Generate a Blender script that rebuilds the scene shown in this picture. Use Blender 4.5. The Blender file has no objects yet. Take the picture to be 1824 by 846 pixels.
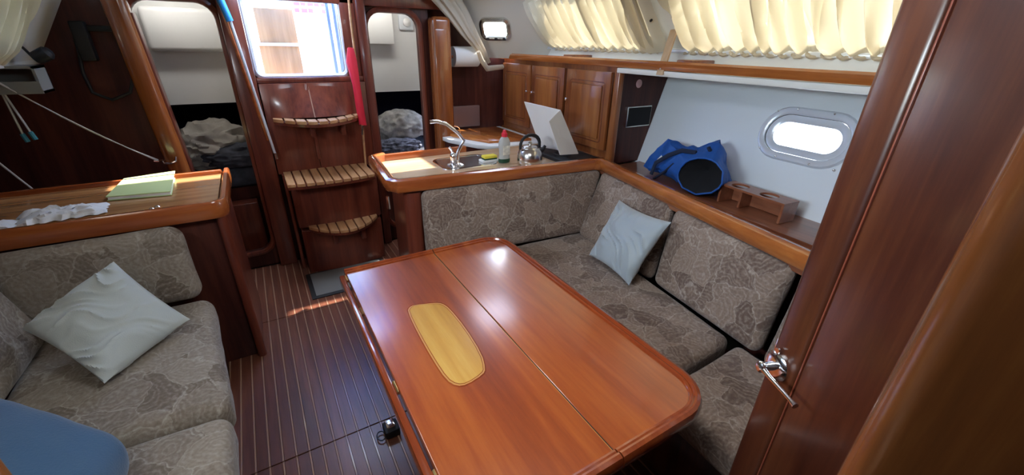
import bpy, bmesh, math, random
from mathutils import Vector, Matrix, noise
random.seed(7)
V = Vector
# ---------------------------------------------------------------- camera
cam_d = bpy.data.cameras.new('camera'); cam = bpy.data.objects.new('camera', cam_d)
bpy.context.collection.objects.link(cam); bpy.context.scene.camera = cam
CH = 1.6
RR = ((0.85756888, -0.51403463, 0.01854747), (-0.20375658, -0.37259594, -0.90534829), (0.47229108, 0.77261935, -0.42426462))
cam_d.sensor_width = 36; cam_d.lens = 14.447; cam_d.clip_start = 0.02; cam_d.clip_end = 200
m = Matrix.Identity(4)
for i in range(3):
    m[i][0] = RR[0][i]; m[i][1] = -RR[1][i]; m[i][2] = -RR[2][i]
m[2][3] = CH
cam.matrix_world = m
# ---------------------------------------------------------------- sky, sun, area lights at openings, added fills, exposure
sc = bpy.context.scene
w = bpy.data.worlds.new('sky'); sc.world = w; w.use_nodes = True
nt = w.node_tree; nt.nodes.clear()
sky = nt.nodes.new('ShaderNodeTexSky'); sky.sky_type = 'NISHITA'; sky.sun_disc = False
sky.sun_elevation = math.radians(52); sky.sun_rotation = math.radians(78); sky.air_density = 1.0; sky.dust_density = .6
bg = nt.nodes.new('ShaderNodeBackground'); bg.inputs[1].default_value = 1.5
wo = nt.nodes.new('ShaderNodeOutputWorld'); nt.links.new(sky.outputs[0], bg.inputs[0]); nt.links.new(bg.outputs[0], wo.inputs[0])
def lamp(name, kind, energy, loc, aim, size=None, sizey=None, col=(1, 1, 1)):
    d = bpy.data.lights.new(name, kind); d.energy = energy; d.color = col
    if kind == 'AREA':
        d.size = size
        if sizey: d.shape = 'RECTANGLE'; d.size_y = sizey
    if kind == 'SUN': d.angle = math.radians(1.2)
    o = bpy.data.objects.new(name, d); bpy.context.collection.objects.link(o)
    o.location = loc; o.rotation_euler = (V(aim) - V(loc)).to_track_quat('-Z', 'Y').to_euler()
    return o
lamp('sun', 'SUN', 11.0, (5, 2, 9), (5 - .62, 2 - .13, 9 - .88), col=(1, .93, .82))
lamp('saloon_overhead_fill', 'AREA', 7, (.45, .72, 2.05), (.5, .95, 0), .55, .55, (.92, .96, 1))  # added overhead fill for the saloon, above an unseen opening
lamp('port_window_daylight', 'AREA', 20, (-1.12, .75, 1.83), (1.7, .45, .85), .8, .28, (.82, .92, 1))
lamp('aft_portlight_daylight', 'AREA', 3, (2.05, 3.55, 1.86), (.8, 1.5, .68), .2, .14, (1, 1, 1))
lamp('companionway_daylight', 'AREA', 5, (.33, 3.15, 2.2), (.33, 2.6, 0), .5, .4, (.8, .9, 1))
lamp('galley_overhead_fill', 'AREA', 2.5, (1.5, 2.75, 2.05), (1.5, 2.7, 0), .5, .5, (1, .95, .88))  # added overhead fill that brightens the galley
lamp('aft_port_cabin_fill', 'AREA', 5, (-.35, 3.75, 2.0), (-.3, 4.1, .9), .4, .3, (1, .97, .92))  # added fill for the port aft cabin, no hatch built here
lamp('aft_starboard_cabin_fill', 'AREA', 5, (1.05, 3.72, 2.0), (1.1, 4.1, .9), .4, .3, (1, .97, .92))  # same added fill for the starboard aft cabin
sc.view_settings.view_transform = 'Standard'; sc.view_settings.look = 'None'
sc.view_settings.gamma = 1; sc.view_settings.use_curve_mapping = False
sc.view_settings.exposure = 0.6

# ================================================================ helpers
def at(px, py, x=None, y=None, z=None):
    c = ((px - 912), (py - 423), 731.985)
    r = V([sum(RR[k][i] * c[k] for k in range(3)) for i in range(3)])
    t = (z - CH) / r.z if z is not None else (y / r.y if y is not None else x / r.x)
    return V((0, 0, CH)) + r * t
def newbm(): return bmesh.new()
def add_into(bm, src, M=None):
    if M is not None: bmesh.ops.transform(src, matrix=M, verts=src.verts)
    me = bpy.data.meshes.new('tmp'); src.to_mesh(me); bm.from_mesh(me); bpy.data.meshes.remove(me); src.free()
def box(bm, x0, x1, y0, y1, z0, z1, bev=0.0, seg=2, M=None):
    s = newbm(); bmesh.ops.create_cube(s, size=1)
    for v in s.verts:
        v.co = V((x0 + (v.co.x + .5) * (x1 - x0), y0 + (v.co.y + .5) * (y1 - y0), z0 + (v.co.z + .5) * (z1 - z0)))
    if bev > 0: bmesh.ops.bevel(s, geom=list(s.edges), offset=bev, segments=seg, affect='EDGES', profile=.5)
    add_into(bm, s, M); return bm
def prism(bm, pts, z0, z1, bev=0.0, seg=2, M=None):
    s = newbm(); a = [s.verts.new((p[0], p[1], z0)) for p in pts]; b = [s.verts.new((p[0], p[1], z1)) for p in pts]
    n = len(pts); s.faces.new(list(reversed(a))); s.faces.new(b)
    for i in range(n): s.faces.new((a[i], a[(i + 1) % n], b[(i + 1) % n], b[i]))
    bmesh.ops.recalc_face_normals(s, faces=s.faces)
    if bev > 0:
        ed = [e for e in s.edges if len(e.link_faces) == 2 and e.calc_face_angle() > .5]
        bmesh.ops.bevel(s, geom=ed, offset=bev, segments=seg, affect='EDGES', profile=.5)
    add_into(bm, s, M); return bm
def tube(bm, pts, r, n=12, closed=False, sx=1.0):
    pts = [V(p) for p in pts]; N = len(pts)
    rs = r if isinstance(r, (list, tuple)) else [r] * N
    rings = []; up = V((0, 0, 1)); prev = None
    for i, p in enumerate(pts):
        a = pts[(i - 1) % N] if (i > 0 or closed) else p; b = pts[(i + 1) % N] if (i < N - 1 or closed) else p
        t = (b - a).normalized()
        if prev is None:
            s = t.cross(up if abs(t.z) < .9 else V((1, 0, 0))).normalized()
        else: s = (prev - t * prev.dot(t)).normalized()
        prev = s; q = t.cross(s)
        rings.append([bm.verts.new(p + (s * math.cos(2 * math.pi * k / n) * sx + q * math.sin(2 * math.pi * k / n)) * rs[i]) for k in range(n)])
    for i in range(N if closed else N - 1):
        A = rings[i]; B = rings[(i + 1) % N]
        for k in range(n): bm.faces.new((A[k], A[(k + 1) % n], B[(k + 1) % n], B[k]))
    if not closed: bm.faces.new(list(reversed(rings[0]))); bm.faces.new(rings[-1])
    return bm
def lathe(bm, prof, n=24, M=None):
    s = newbm(); rings = []
    for (r, z) in prof: rings.append([s.verts.new((max(r, 1e-4) * math.cos(2 * math.pi * k / n), max(r, 1e-4) * math.sin(2 * math.pi * k / n), z)) for k in range(n)])
    for A, B in zip(rings, rings[1:]):
        for k in range(n): s.faces.new((A[k], A[(k + 1) % n], B[(k + 1) % n], B[k]))
    s.faces.new(list(reversed(rings[0]))); s.faces.new(rings[-1])
    add_into(bm, s, M); return bm
def sweep(bm, path, prof, closed=False):
    """sweep an (outward, up) profile along a horizontal path, mitred"""
    path = [V(p) for p in path]; N = len(path); rings = []
    for i, p in enumerate(path):
        a = (p - path[i - 1]) if (i > 0 or closed) else (path[1] - p)
        b = (path[(i + 1) % N] - p) if (i < N - 1 or closed) else a
        a = V((a.x, a.y, 0)).normalized(); b = V((b.x, b.y, 0)).normalized()
        na = V((a.y, -a.x, 0)); nb = V((b.y, -b.x, 0)); nn = (na + nb).normalized(); nn = nn / max(.35, nn.dot(na))
        rings.append([bm.verts.new(p + nn * o + V((0, 0, u))) for o, u in prof])
    n = len(prof)
    for i in range(N if closed else N - 1):
        A = rings[i]; B = rings[(i + 1) % N]
        for k in range(n): bm.faces.new((A[k], A[(k + 1) % n], B[(k + 1) % n], B[k]))
    if not closed: bm.faces.new(list(reversed(rings[0]))); bm.faces.new(rings[-1])
    return bm
def rrect(cx, cy, wd, h, r, n=6):
    out = []
    for (sx, sy, a0) in ((1, 1, 0), (-1, 1, 90), (-1, -1, 180), (1, -1, 270)):
        for k in range(n + 1):
            a = math.radians(a0 + 90 * k / n)
            out.append((cx + sx * (wd / 2 - r) + r * math.cos(a), cy + sy * (h / 2 - r) + r * math.sin(a)))
    return out
def plate_hole(bm, outer, hole, depth, mp):
    """rect plate outer=(a0,a1,b0,b1) with a hole loop (ccw), mp(a,b,d)->world; d 0 is the front, depth the back"""
    a0, a1, b0, b1 = outer; hx = sum(p[0] for p in hole) / len(hole); hy = sum(p[1] for p in hole) / len(hole)
    def cast(dx, dy):
        t = 1e9
        if dx > 1e-9: t = min(t, (a1 - hx) / dx)
        if dx < -1e-9: t = min(t, (a0 - hx) / dx)
        if dy > 1e-9: t = min(t, (b1 - hy) / dy)
        if dy < -1e-9: t = min(t, (b0 - hy) / dy)
        return (hx + dx * t, hy + dy * t)
    items = []
    n = len(hole)
    for i, p in enumerate(hole):
        items.append((math.atan2(p[1] - hy, p[0] - hx), p, cast(p[0] - hx, p[1] - hy)))
    for c in ((a0, b0), (a1, b0), (a1, b1), (a0, b1)):
        d = V((c[0] - hx, c[1] - hy)); best = None
        for i in range(n):
            p, q = V(hole[i]) - V((hx, hy)), V(hole[(i + 1) % n]) - V((hx, hy)); e = q - p
            den = d.x * e.y - d.y * e.x
            if abs(den) < 1e-12: continue
            t = (p.x * e.y - p.y * e.x) / den; s = (p.x * d.y - p.y * d.x) / den
            if t > 0 and -1e-6 <= s <= 1 + 1e-6: best = (hx + d.x * t, hy + d.y * t)
        if best: items.append((math.atan2(d.y, d.x), best, c))
    items.sort(key=lambda k: k[0]); N = len(items)
    vi = [[bm.verts.new(mp(it[1][0], it[1][1], dd)) for it in items] for dd in (0, depth)]
    vo = [[bm.verts.new(mp(it[2][0], it[2][1], dd)) for it in items] for dd in (0, depth)]
    for i in range(N):
        j = (i + 1) % N
        for f in ((vi[0][i], vi[0][j], vo[0][j], vo[0][i]), (vi[1][j], vi[1][i], vo[1][i], vo[1][j]),
                  (vi[0][j], vi[0][i], vi[1][i], vi[1][j]), (vo[0][i], vo[0][j], vo[1][j], vo[1][i])):
            try: bm.faces.new(f)
            except ValueError: pass
    bmesh.ops.remove_doubles(bm, verts=bm.verts, dist=1e-6)
    bmesh.ops.recalc_face_normals(bm, faces=bm.faces); return bm
def ring(bm, cx, cy, wd, h, r, prof, mp, n=6):
    """closed moulding round a rounded rectangle; prof=[(grow, d)]"""
    loops = [[bm.verts.new(mp(a, b, d)) for a, b in rrect(cx, cy, wd + 2 * g, h + 2 * g, max(.002, r + g), n)] for g, d in prof]
    L = len(loops)
    for i in range(L):
        A = loops[i]; B = loops[(i + 1) % L]; K = len(A)
        for k in range(K): bm.faces.new((A[k], A[(k + 1) % K], B[(k + 1) % K], B[k]))
    bmesh.ops.recalc_face_normals(bm, faces=bm.faces); return bm
def gridmesh(bm, nu, nv, fn, wrap=False):
    g = [[bm.verts.new(fn(i / nu, j / nv)) for j in range(nv + 1)] for i in range(nu + 1)]
    for i in range(nu):
        for j in range(nv): bm.faces.new((g[i][j], g[i + 1][j], g[i + 1][j + 1], g[i][j + 1]))
    return bm
def cushion(bm, c, T, r=.04, n=14, puff=.012, wob=.004, seed=0, nrm=None):
    """soft upholstered block: c = 4 corners (u0v0,u1v0,u1v1,u0v1) of its show face, T thickness behind the face"""
    c = [V(p) for p in c]
    if nrm is None: nrm = (c[1] - c[0]).cross(c[3] - c[0]).normalized()
    L = ((c[1] - c[0]).length + (c[2] - c[3]).length) / 2; W = ((c[3] - c[0]).length + (c[2] - c[1]).length) / 2
    H = (L / 2, W / 2, T / 2)
    def pos(h, k):
        rr = min(r, h * .98); s = [-h, -h + rr * .12, -h + rr * .4, -h + rr * .75]
        mid = [(-h + rr) + (2 * h - 2 * rr) * i / k for i in range(k + 1)]
        return s + mid + [-x for x in reversed(s)]
    P = [pos(H[0], n), pos(H[1], n), pos(H[2], 1)]
    vd = {}
    def vert(i, j, k):
        key = (i, j, k)
        if key in vd: return vd[key]
        p = V((P[0][i], P[1][j], P[2][k])); q = V([max(-H[a] + min(r, H[a] * .98), min(H[a] - min(r, H[a] * .98), p[a])) for a in range(3)])
        d = p - q; dm = d.length
        if dm > 1e-9: p = q + d / dm * min(r, min(H) * .98) if dm > 1e-9 else p
        u, v = p.x / H[0], p.y / H[1]
        pf = puff * max(0, 1 - u ** 2) ** .7 * max(0, 1 - v ** 2) ** .7
        z = p.z + (pf if p.z > 0 else 0)
        uu, vv = (p.x / H[0] + 1) / 2, (p.y / H[1] + 1) / 2
        wpos = c[0] * (1 - uu) * (1 - vv) + c[1] * uu * (1 - vv) + c[2] * uu * vv + c[3] * (1 - uu) * vv + nrm * (z - H[2])
        nz = noise.noise_vector(wpos * 5 + V((seed, 0, 0))) * wob + noise.noise_vector(wpos * 14 + V((seed, 3, 0))) * wob * .4
        vd[key] = bm.verts.new(wpos + nz); return vd[key]
    I, J, K = len(P[0]) - 1, len(P[1]) - 1, len(P[2]) - 1
    for i in range(I):
        for j in range(J):
            bm.faces.new((vert(i, j, K), vert(i + 1, j, K), vert(i + 1, j + 1, K), vert(i, j + 1, K)))
            bm.faces.new((vert(i, j, 0), vert(i, j + 1, 0), vert(i + 1, j + 1, 0), vert(i + 1, j, 0)))
    for i in range(I):
        for k in range(K):
            bm.faces.new((vert(i, 0, k), vert(i + 1, 0, k), vert(i + 1, 0, k + 1), vert(i, 0, k + 1)))
            bm.faces.new((vert(i, J, k), vert(i, J, k + 1), vert(i + 1, J, k + 1), vert(i + 1, J, k)))
    for j in range(J):
        for k in range(K):
            bm.faces.new((vert(0, j, k), vert(0, j, k + 1), vert(0, j + 1, k + 1), vert(0, j + 1, k)))
            bm.faces.new((vert(I, j, k), vert(I, j + 1, k), vert(I, j + 1, k + 1), vert(I, j, k + 1)))
    bmesh.ops.recalc_face_normals(bm, faces=bm.faces)
    return bm
def pillow(bm, c, T, n=56, wr=.008, seed=0, ears=.09, fold=(1, .3)):
    c = [V(p) for p in c]; nrm = (c[1] - c[0]).cross(c[3] - c[0]).normalized()
    sides = []
    for s in (1, -1):
        g = []
        for i in range(n + 1):
            row = []
            for j in range(n + 1):
                u = 2 * i / n - 1; v = 2 * j / n - 1
                uu = u * (1 - ears * (1 - v * v) * abs(u) ** 2); vv = v * (1 - ears * (1 - u * u) * abs(v) ** 2)
                a, b = (uu + 1) / 2, (vv + 1) / 2
                t = T * (max(0, (1 - u ** 2)) * max(0, (1 - v ** 2))) ** .42
                p = c[0] * (1 - a) * (1 - b) + c[1] * a * (1 - b) + c[2] * a * b + c[3] * (1 - a) * b
                e = min(1, (1 - max(abs(u), abs(v))) * 8)
                q = (u * fold[0] + v * fold[1]) / math.hypot(*fold); q2 = (-u * fold[1] + v * fold[0]) / math.hypot(*fold)
                wv = .35 * noise.noise(V((q * 1.3, q2 * 1.3, seed + 9)))
                f1 = math.sin((q2 + wv) * 7.5 + seed) * (.5 + .5 * noise.noise(V((q * 1.2, q2 * .8, seed))))
                f2 = 1 - abs(math.sin((q2 + wv * 1.6) * 13 + seed * 2 + 1.2 * noise.noise(V((q, q2, seed + 4))))) ; f2 = f2 * f2 * max(0, .4 + 1.3 * noise.noise(V((q * 1.5 + 4, q2 * 2, seed))))
                t2 = t + wr * e * (f1 * .9 + f2 * 1.6 + noise.noise(V((u * 2, v * 2, seed + s))) * 1.0)
                row.append(bm.verts.new(p + nrm * (s * max(t2, 0 if e == 0 else .002))))
            g.append(row)
        sides.append(g)
        for i in range(n):
            for j in range(n):
                f = (g[i][j], g[i + 1][j], g[i + 1][j + 1], g[i][j + 1])
                bm.faces.new(f if s > 0 else tuple(reversed(f)))
    bmesh.ops.remove_doubles(bm, verts=bm.verts, dist=1e-4)
    bmesh.ops.recalc_face_normals(bm, faces=bm.faces); return bm

COL = bpy.context.collection
ROOT = {}
def thing(name, label, cat, loc=(0, 0, 0), group=None):
    o = bpy.data.objects.new(name, None); COL.objects.link(o); o.location = loc; o.empty_display_size = .05
    o['label'] = label; o['category'] = cat
    if group: o['group'] = group
    ROOT[o] = V(loc); return o
def obj(name, bm, mt, parent=None, smooth=True, ang=40, label=None, cat=None, group=None, kind=None):
    me = bpy.data.meshes.new(name)
    if parent is not None: org = ROOT[parent]
    else:
        xs = [v.co for v in bm.verts]; org = V(((min(p.x for p in xs) + max(p.x for p in xs)) / 2, (min(p.y for p in xs) + max(p.y for p in xs)) / 2, min(p.z for p in xs)))
    for v in bm.verts: v.co -= org
    bm.normal_update()
    if smooth:
        for f in bm.faces: f.smooth = True
        for e in bm.edges:
            if len(e.link_faces) == 2 and e.calc_face_angle(0) > math.radians(ang): e.smooth = False
    bm.to_mesh(me); bm.free()
    for mm in (mt if isinstance(mt, (list, tuple)) else [mt]): me.materials.append(mm)
    o = bpy.data.objects.new(name, me); COL.objects.link(o)
    if parent is not None: o.parent = parent; ROOT[o] = org
    else: o.location = org; ROOT[o] = org
    if label: o['label'] = label
    if cat: o['category'] = cat
    if group: o['group'] = group
    if kind: o['kind'] = kind
    return o
def struct(name, bm, mt, **k): return obj(name, bm, mt, kind='structure', **k)

# ================================================================ materials
def mat(name):
    mt = bpy.data.materials.new(name); mt.use_nodes = True; n = mt.node_tree
    return mt, n, n.nodes['Principled BSDF'], n.nodes['Material Output']
def S(p, **k):
    for a, b in k.items():
        nm = a.replace('_', ' ')
        if nm in p.inputs: p.inputs[nm].default_value = b
def plain(name, col, rough=.5, metal=0, coat=0, bump=0, bscale=60, sheen=0, var=0.0, vscale=4):
    mt, n, p, o = mat(name); p.inputs['Base Color'].default_value = (*col, 1)
    S(p, Roughness=rough, Metallic=metal, Coat_Weight=coat, Coat_Roughness=.08, Sheen_Weight=sheen)
    tc = n.nodes.new('ShaderNodeTexCoord')
    if var:
        nz = n.nodes.new('ShaderNodeTexNoise'); nz.inputs['Scale'].default_value = vscale; nz.inputs['Detail'].default_value = 5
        n.links.new(tc.outputs['Object'], nz.inputs['Vector'])
        mx = n.nodes.new('ShaderNodeValToRGB'); mx.color_ramp.elements[0].position = .3; mx.color_ramp.elements[1].position = .7
        mx.color_ramp.elements[0].color = (*[c * (1 - var) for c in col], 1); mx.color_ramp.elements[1].color = (*[min(1, c * (1 + var)) for c in col], 1)
        n.links.new(nz.outputs['Fac'], mx.inputs[0]); n.links.new(mx.outputs[0], p.inputs['Base Color'])
    if bump:
        nz = n.nodes.new('ShaderNodeTexNoise'); nz.inputs['Scale'].default_value = bscale; nz.inputs['Detail'].default_value = 4
        b = n.nodes.new('ShaderNodeBump'); b.inputs['Strength'].default_value = bump; b.inputs['Distance'].default_value = .004
        n.links.new(tc.outputs['Object'], nz.inputs['Vector']); n.links.new(nz.outputs['Fac'], b.inputs['Height']); n.links.new(b.outputs[0], p.inputs['Normal'])
    return mt
def wood(name, dark, mid, light, axis='y', rough=.3, coat=.6, coatr=.12, fine=55, bump=.15, spec=.5):
    mt, n, p, o = mat(name)
    tc = n.nodes.new('ShaderNodeTexCoord'); mp = n.nodes.new('ShaderNodeMapping')
    sc_ = {'x': (.07, 1, 1), 'y': (1, .07, 1), 'z': (1, 1, .07)}[axis]; mp.inputs['Scale'].default_value = sc_
    n.links.new(tc.outputs['Object'], mp.inputs[0])
    n1 = n.nodes.new('ShaderNodeTexNoise'); n1.inputs['Scale'].default_value = fine; n1.inputs['Detail'].default_value = 6; n1.inputs['Roughness'].default_value = .65
    n2 = n.nodes.new('ShaderNodeTexNoise'); n2.inputs['Scale'].default_value = fine * .16; n2.inputs['Detail'].default_value = 3; n2.inputs['Distortion'].default_value = .8
    n.links.new(mp.outputs[0], n1.inputs[0]); n.links.new(mp.outputs[0], n2.inputs[0])
    ad = n.nodes.new('ShaderNodeMath'); ad.operation = 'MULTIPLY_ADD'; ad.inputs[1].default_value = .45
    m2 = n.nodes.new('ShaderNodeMath'); m2.operation = 'MULTIPLY'; m2.inputs[1].default_value = .55
    n.links.new(n2.outputs['Fac'], m2.inputs[0]); n.links.new(n1.outputs['Fac'], ad.inputs[0]); n.links.new(m2.outputs[0], ad.inputs[2])
    r = n.nodes.new('ShaderNodeValToRGB'); r.color_ramp.elements[0].position = .36; r.color_ramp.elements[1].position = .64
    r.color_ramp.elements[0].color = (*dark, 1); r.color_ramp.elements[1].color = (*light, 1)
    e = r.color_ramp.elements.new(.5); e.color = (*mid, 1)
    n.links.new(ad.outputs[0], r.inputs[0]); n.links.new(r.outputs[0], p.inputs['Base Color'])
    b = n.nodes.new('ShaderNodeBump'); b.inputs['Strength'].default_value = bump; b.inputs['Distance'].default_value = .001
    n.links.new(n1.outputs['Fac'], b.inputs['Height']); n.links.new(b.outputs[0], p.inputs['Normal'])
    S(p, Roughness=rough, Coat_Weight=coat, Coat_Roughness=coatr, Specular_IOR_Level=spec)
    return mt
def fabric(name, base, dark, line, scale=7.5):
    mt, n, p, o = mat(name); N = n.nodes.new; L = n.links.new
    def mth(op, a, b_=None, c=None):
        q = N('ShaderNodeMath'); q.operation = op
        for k, x in enumerate((a, b_, c)):
            if x is None: continue
            if isinstance(x, (int, float)): q.inputs[k].default_value = x
            else: L(x, q.inputs[k])
        return q.outputs[0]
    def vm(op, a, b_):
        q = N('ShaderNodeVectorMath'); q.operation = op
        L(a, q.inputs[0])
        if isinstance(b_, tuple): q.inputs[1].default_value = b_
        else: L(b_, q.inputs[1])
        return q
    tc = N('ShaderNodeTexCoord')
    nz = N('ShaderNodeTexNoise'); nz.inputs['Scale'].default_value = 9; nz.inputs['Detail'].default_value = 4
    L(tc.outputs['Object'], nz.inputs[0])
    mx = N('ShaderNodeMix'); mx.data_type = 'VECTOR'; mx.inputs['Factor'].default_value = .115
    L(tc.outputs['Object'], mx.inputs[4]); L(nz.outputs['Color'], mx.inputs[5])
    leaf = None; vein = None; tone = None
    for k, (sc_, off) in enumerate(((scale, (0, 0, 0)), (scale * 1.25, (3.3, 1.7, 5.1)))):
        cd = vm('ADD', mx.outputs[1], off).outputs[0]
        vo = N('ShaderNodeTexVoronoi'); vo.inputs['Scale'].default_value = sc_; L(cd, vo.inputs[0])
        ed = N('ShaderNodeTexVoronoi'); ed.feature = 'DISTANCE_TO_EDGE'; ed.inputs['Scale'].default_value = sc_; L(cd, ed.inputs[0])
        loc = vm('SUBTRACT', cd, vo.outputs['Position']).outputs[0]
        dr_ = N('ShaderNodeVectorMath'); dr_.operation = 'NORMALIZE'
        L(vm('SUBTRACT', vo.outputs['Color'], (.5, .5, .5)).outputs[0], dr_.inputs[0])
        al = vm('DOT_PRODUCT', loc, dr_.outputs[0]).outputs['Value']
        le = N('ShaderNodeVectorMath'); le.operation = 'LENGTH'; L(loc, le.inputs[0])
        pp = mth('SQRT', mth('MAXIMUM', mth('SUBTRACT', mth('MULTIPLY', le.outputs['Value'], le.outputs['Value']), mth('MULTIPLY', al, al)), 0.0))
        ph = mth('ADD', mth('MULTIPLY', al, 260.0), mth('MULTIPLY', pp, -330.0))
        st = mth('MULTIPLY_ADD', mth('SINE', ph), .5, .5)
        mr = mth('LESS_THAN', pp, .0035)
        vn = mth('MAXIMUM', mth('MULTIPLY', mth('POWER', st, 2.0), .75), mr)
        outl = N('ShaderNodeMapRange'); outl.inputs[1].default_value = .006; outl.inputs[2].default_value = .034; outl.inputs[3].default_value = 1; outl.inputs[4].default_value = 0; L(ed.outputs[0], outl.inputs[0])
        v_ = mth('MAXIMUM', mth('MULTIPLY', vn, .6), outl.outputs[0])
        sp = N('ShaderNodeSeparateColor'); L(vo.outputs['Color'], sp.inputs[0])
        if k == 0: vein, tone = v_, sp.outputs[0]
        else:
            sel = mth('GREATER_THAN', sp.outputs[1], .5)
            q = N('ShaderNodeMix'); L(sel, q.inputs[0]); L(vein, q.inputs[2]); L(v_, q.inputs[3]); vein = q.outputs[0]
            q = N('ShaderNodeMix'); L(sel, q.inputs[0]); L(tone, q.inputs[2]); L(sp.outputs[0], q.inputs[3]); tone = q.outputs[0]
    big = N('ShaderNodeTexNoise'); big.inputs['Scale'].default_value = 3.0; big.inputs['Detail'].default_value = 5; L(tc.outputs['Object'], big.inputs[0])
    sm = N('ShaderNodeTexNoise'); sm.inputs['Scale'].default_value = 90; sm.inputs['Detail'].default_value = 3; L(tc.outputs['Object'], sm.inputs[0])
    cm = N('ShaderNodeMix'); cm.data_type = 'RGBA'; cm.inputs[6].default_value = (*dark, 1); cm.inputs[7].default_value = (*base, 1)
    tn = mth('ADD', mth('MULTIPLY', tone, .9), mth('MULTIPLY', mth('SUBTRACT', sm.outputs['Fac'], .5), 1.4)); L(tn, cm.inputs[0]); cm.clamp_factor = True
    c2 = N('ShaderNodeMix'); c2.data_type = 'RGBA'; c2.inputs[7].default_value = (*line, 1); L(cm.outputs[2], c2.inputs[6])
    sp2 = mth('MULTIPLY', vein, mth('MULTIPLY_ADD', sm.outputs['Fac'], 1.6, -.25)); L(mth('MINIMUM', mth('MAXIMUM', sp2, 0.0), .75), c2.inputs[0])
    L(c2.outputs[2], p.inputs['Base Color'])
    fn = N('ShaderNodeTexNoise'); fn.inputs['Scale'].default_value = 350; L(tc.outputs['Object'], fn.inputs[0])
    b = N('ShaderNodeBump'); b.inputs['Strength'].default_value = .3; b.inputs['Distance'].default_value = .002; L(fn.outputs['Fac'], b.inputs['Height'])
    b2 = N('ShaderNodeBump'); b2.inputs['Strength'].default_value = .3; b2.inputs['Distance'].default_value = .002; L(vein, b2.inputs['Height']); L(b.outputs[0], b2.inputs['Normal']); L(b2.outputs[0], p.inputs['Normal'])
    S(p, Roughness=.9, Sheen_Weight=.2, Specular_IOR_Level=.2)
    return mt
def translucent(name, col, t=.6):
    mt, n, p, o = mat(name); S(p, Roughness=.9, Specular_IOR_Level=.1); p.inputs['Base Color'].default_value = (*col, 1)
    tr = n.nodes.new('ShaderNodeBsdfTranslucent'); tr.inputs[0].default_value = (col[0] * .95, col[1] * .83, col[2] * .62, 1)
    mx = n.nodes.new('ShaderNodeMixShader'); mx.inputs[0].default_value = t
    n.links.new(p.outputs[0], mx.inputs[1]); n.links.new(tr.outputs[0], mx.inputs[2]); n.links.new(mx.outputs[0], o.inputs[0]); return mt
def glass(name, tint=(.95, .98, 1)):
    mt, n, p, o = mat(name)
    tr = n.nodes.new('ShaderNodeBsdfTransparent'); tr.inputs[0].default_value = (*tint, 1)
    gl = n.nodes.new('ShaderNodeBsdfGlossy'); gl.inputs['Roughness'].default_value = .03
    fr = n.nodes.new('ShaderNodeFresnel'); fr.inputs[0].default_value = 1.45
    mx = n.nodes.new('ShaderNodeMixShader'); n.links.new(fr.outputs[0], mx.inputs[0]); n.links.new(tr.outputs[0], mx.inputs[1]); n.links.new(gl.outputs[0], mx.inputs[2]); n.links.new(mx.outputs[0], o.inputs[0]); return mt

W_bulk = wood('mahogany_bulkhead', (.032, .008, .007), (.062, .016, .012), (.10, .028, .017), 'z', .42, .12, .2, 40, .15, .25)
W_lad = wood('mahogany_ladder', (.09, .018, .012), (.16, .036, .02), (.22, .055, .028), 'z', .3, .5, .12, 45)
W_table = wood('varnished_table_mahogany', (.20, .032, .005), (.31, .058, .008), (.41, .098, .014), 'y', .32, .9, .16, 34, .05)
W_tedge = wood('varnished_table_edge', (.17, .028, .008), (.26, .048, .012), (.34, .08, .02), 'y', .2, .9, .07, 34, .05)
W_rail = wood('varnished_rail_mahogany', (.27, .07, .018), (.42, .13, .03), (.58, .22, .055), 'y', .22, .9, .08, 30, .05)
W_railx = wood('varnished_rail_mahogany_athwart', (.22, .05, .015), (.34, .085, .022), (.46, .14, .035), 'x', .22, .9, .08, 30, .05)
W_cab = wood('cabinet_mahogany', (.16, .045, .015), (.27, .085, .024), (.38, .14, .038), 'z', .3, .5, .12, 34)
W_post = wood('varnished_post', (.17, .045, .012), (.28, .08, .02), (.40, .14, .034), 'z', .25, .8, .1, 30, .05)
W_near = wood('near_post_wood', (.085, .026, .008), (.145, .044, .011), (.22, .078, .018), 'z', .25, .6, .12, 30, .05)
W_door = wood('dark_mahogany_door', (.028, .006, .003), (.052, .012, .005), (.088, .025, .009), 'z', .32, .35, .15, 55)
W_ctop = wood('counter_teak', (.28, .12, .045), (.42, .2, .08), (.55, .3, .13), 'x', .25, .7, .1, 30, .05)
W_tread = wood('tread_teak', (.38, .18, .08), (.52, .27, .12), (.64, .38, .19), 'y', .5, .1, .3, 40)
W_floor = wood('sole_teak', (.085, .027, .016), (.145, .047, .026), (.21, .072, .04), 'y', .42, .3, .25, 50, .2)
W_rack = wood('rack_wood', (.17, .055, .025), (.28, .095, .045), (.38, .15, .07), 'y', .35, .4, .15, 30)
W_burl = wood('burl_inlay', (.42, .2, .04), (.55, .29, .06), (.66, .4, .1), 'y', .25, .8, .15, 22, .05)
W_tan = wood('pale_teak', (.34, .16, .06), (.43, .21, .085), (.52, .28, .12), 'z', .6, 0, .3, 30)
W_strut = wood('strut_wood', (.5, .33, .2), (.6, .42, .27), (.7, .52, .36), 'z', .6, 0, .3, 30)
M_holly = plain('holly_inlay', (.36, .2, .13), .4, coat=.3)
M_holly2 = plain('holly_line', (.55, .26, .07), .3, coat=.6)
M_white = plain('white_gelcoat', (.8, .8, .78), .35, var=.03)
M_hull = plain('pale_hull_liner', (.76, .80, .83), .4, var=.03, vscale=2)
M_cream = plain('cream_headliner', (.55, .52, .46), .7, bump=.1, bscale=200)
M_alu = plain('satin_aluminium', (.74, .78, .84), .3, metal=.35)
M_chrome = plain('chrome', (.88, .88, .9), .14, metal=1)
M_steel = plain('brushed_steel', (.68, .66, .63), .24, metal=1)
M_brass = plain('brass', (.75, .55, .25), .25, metal=1)
M_black = plain('black_plastic', (.008, .008, .010), .55)
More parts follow.
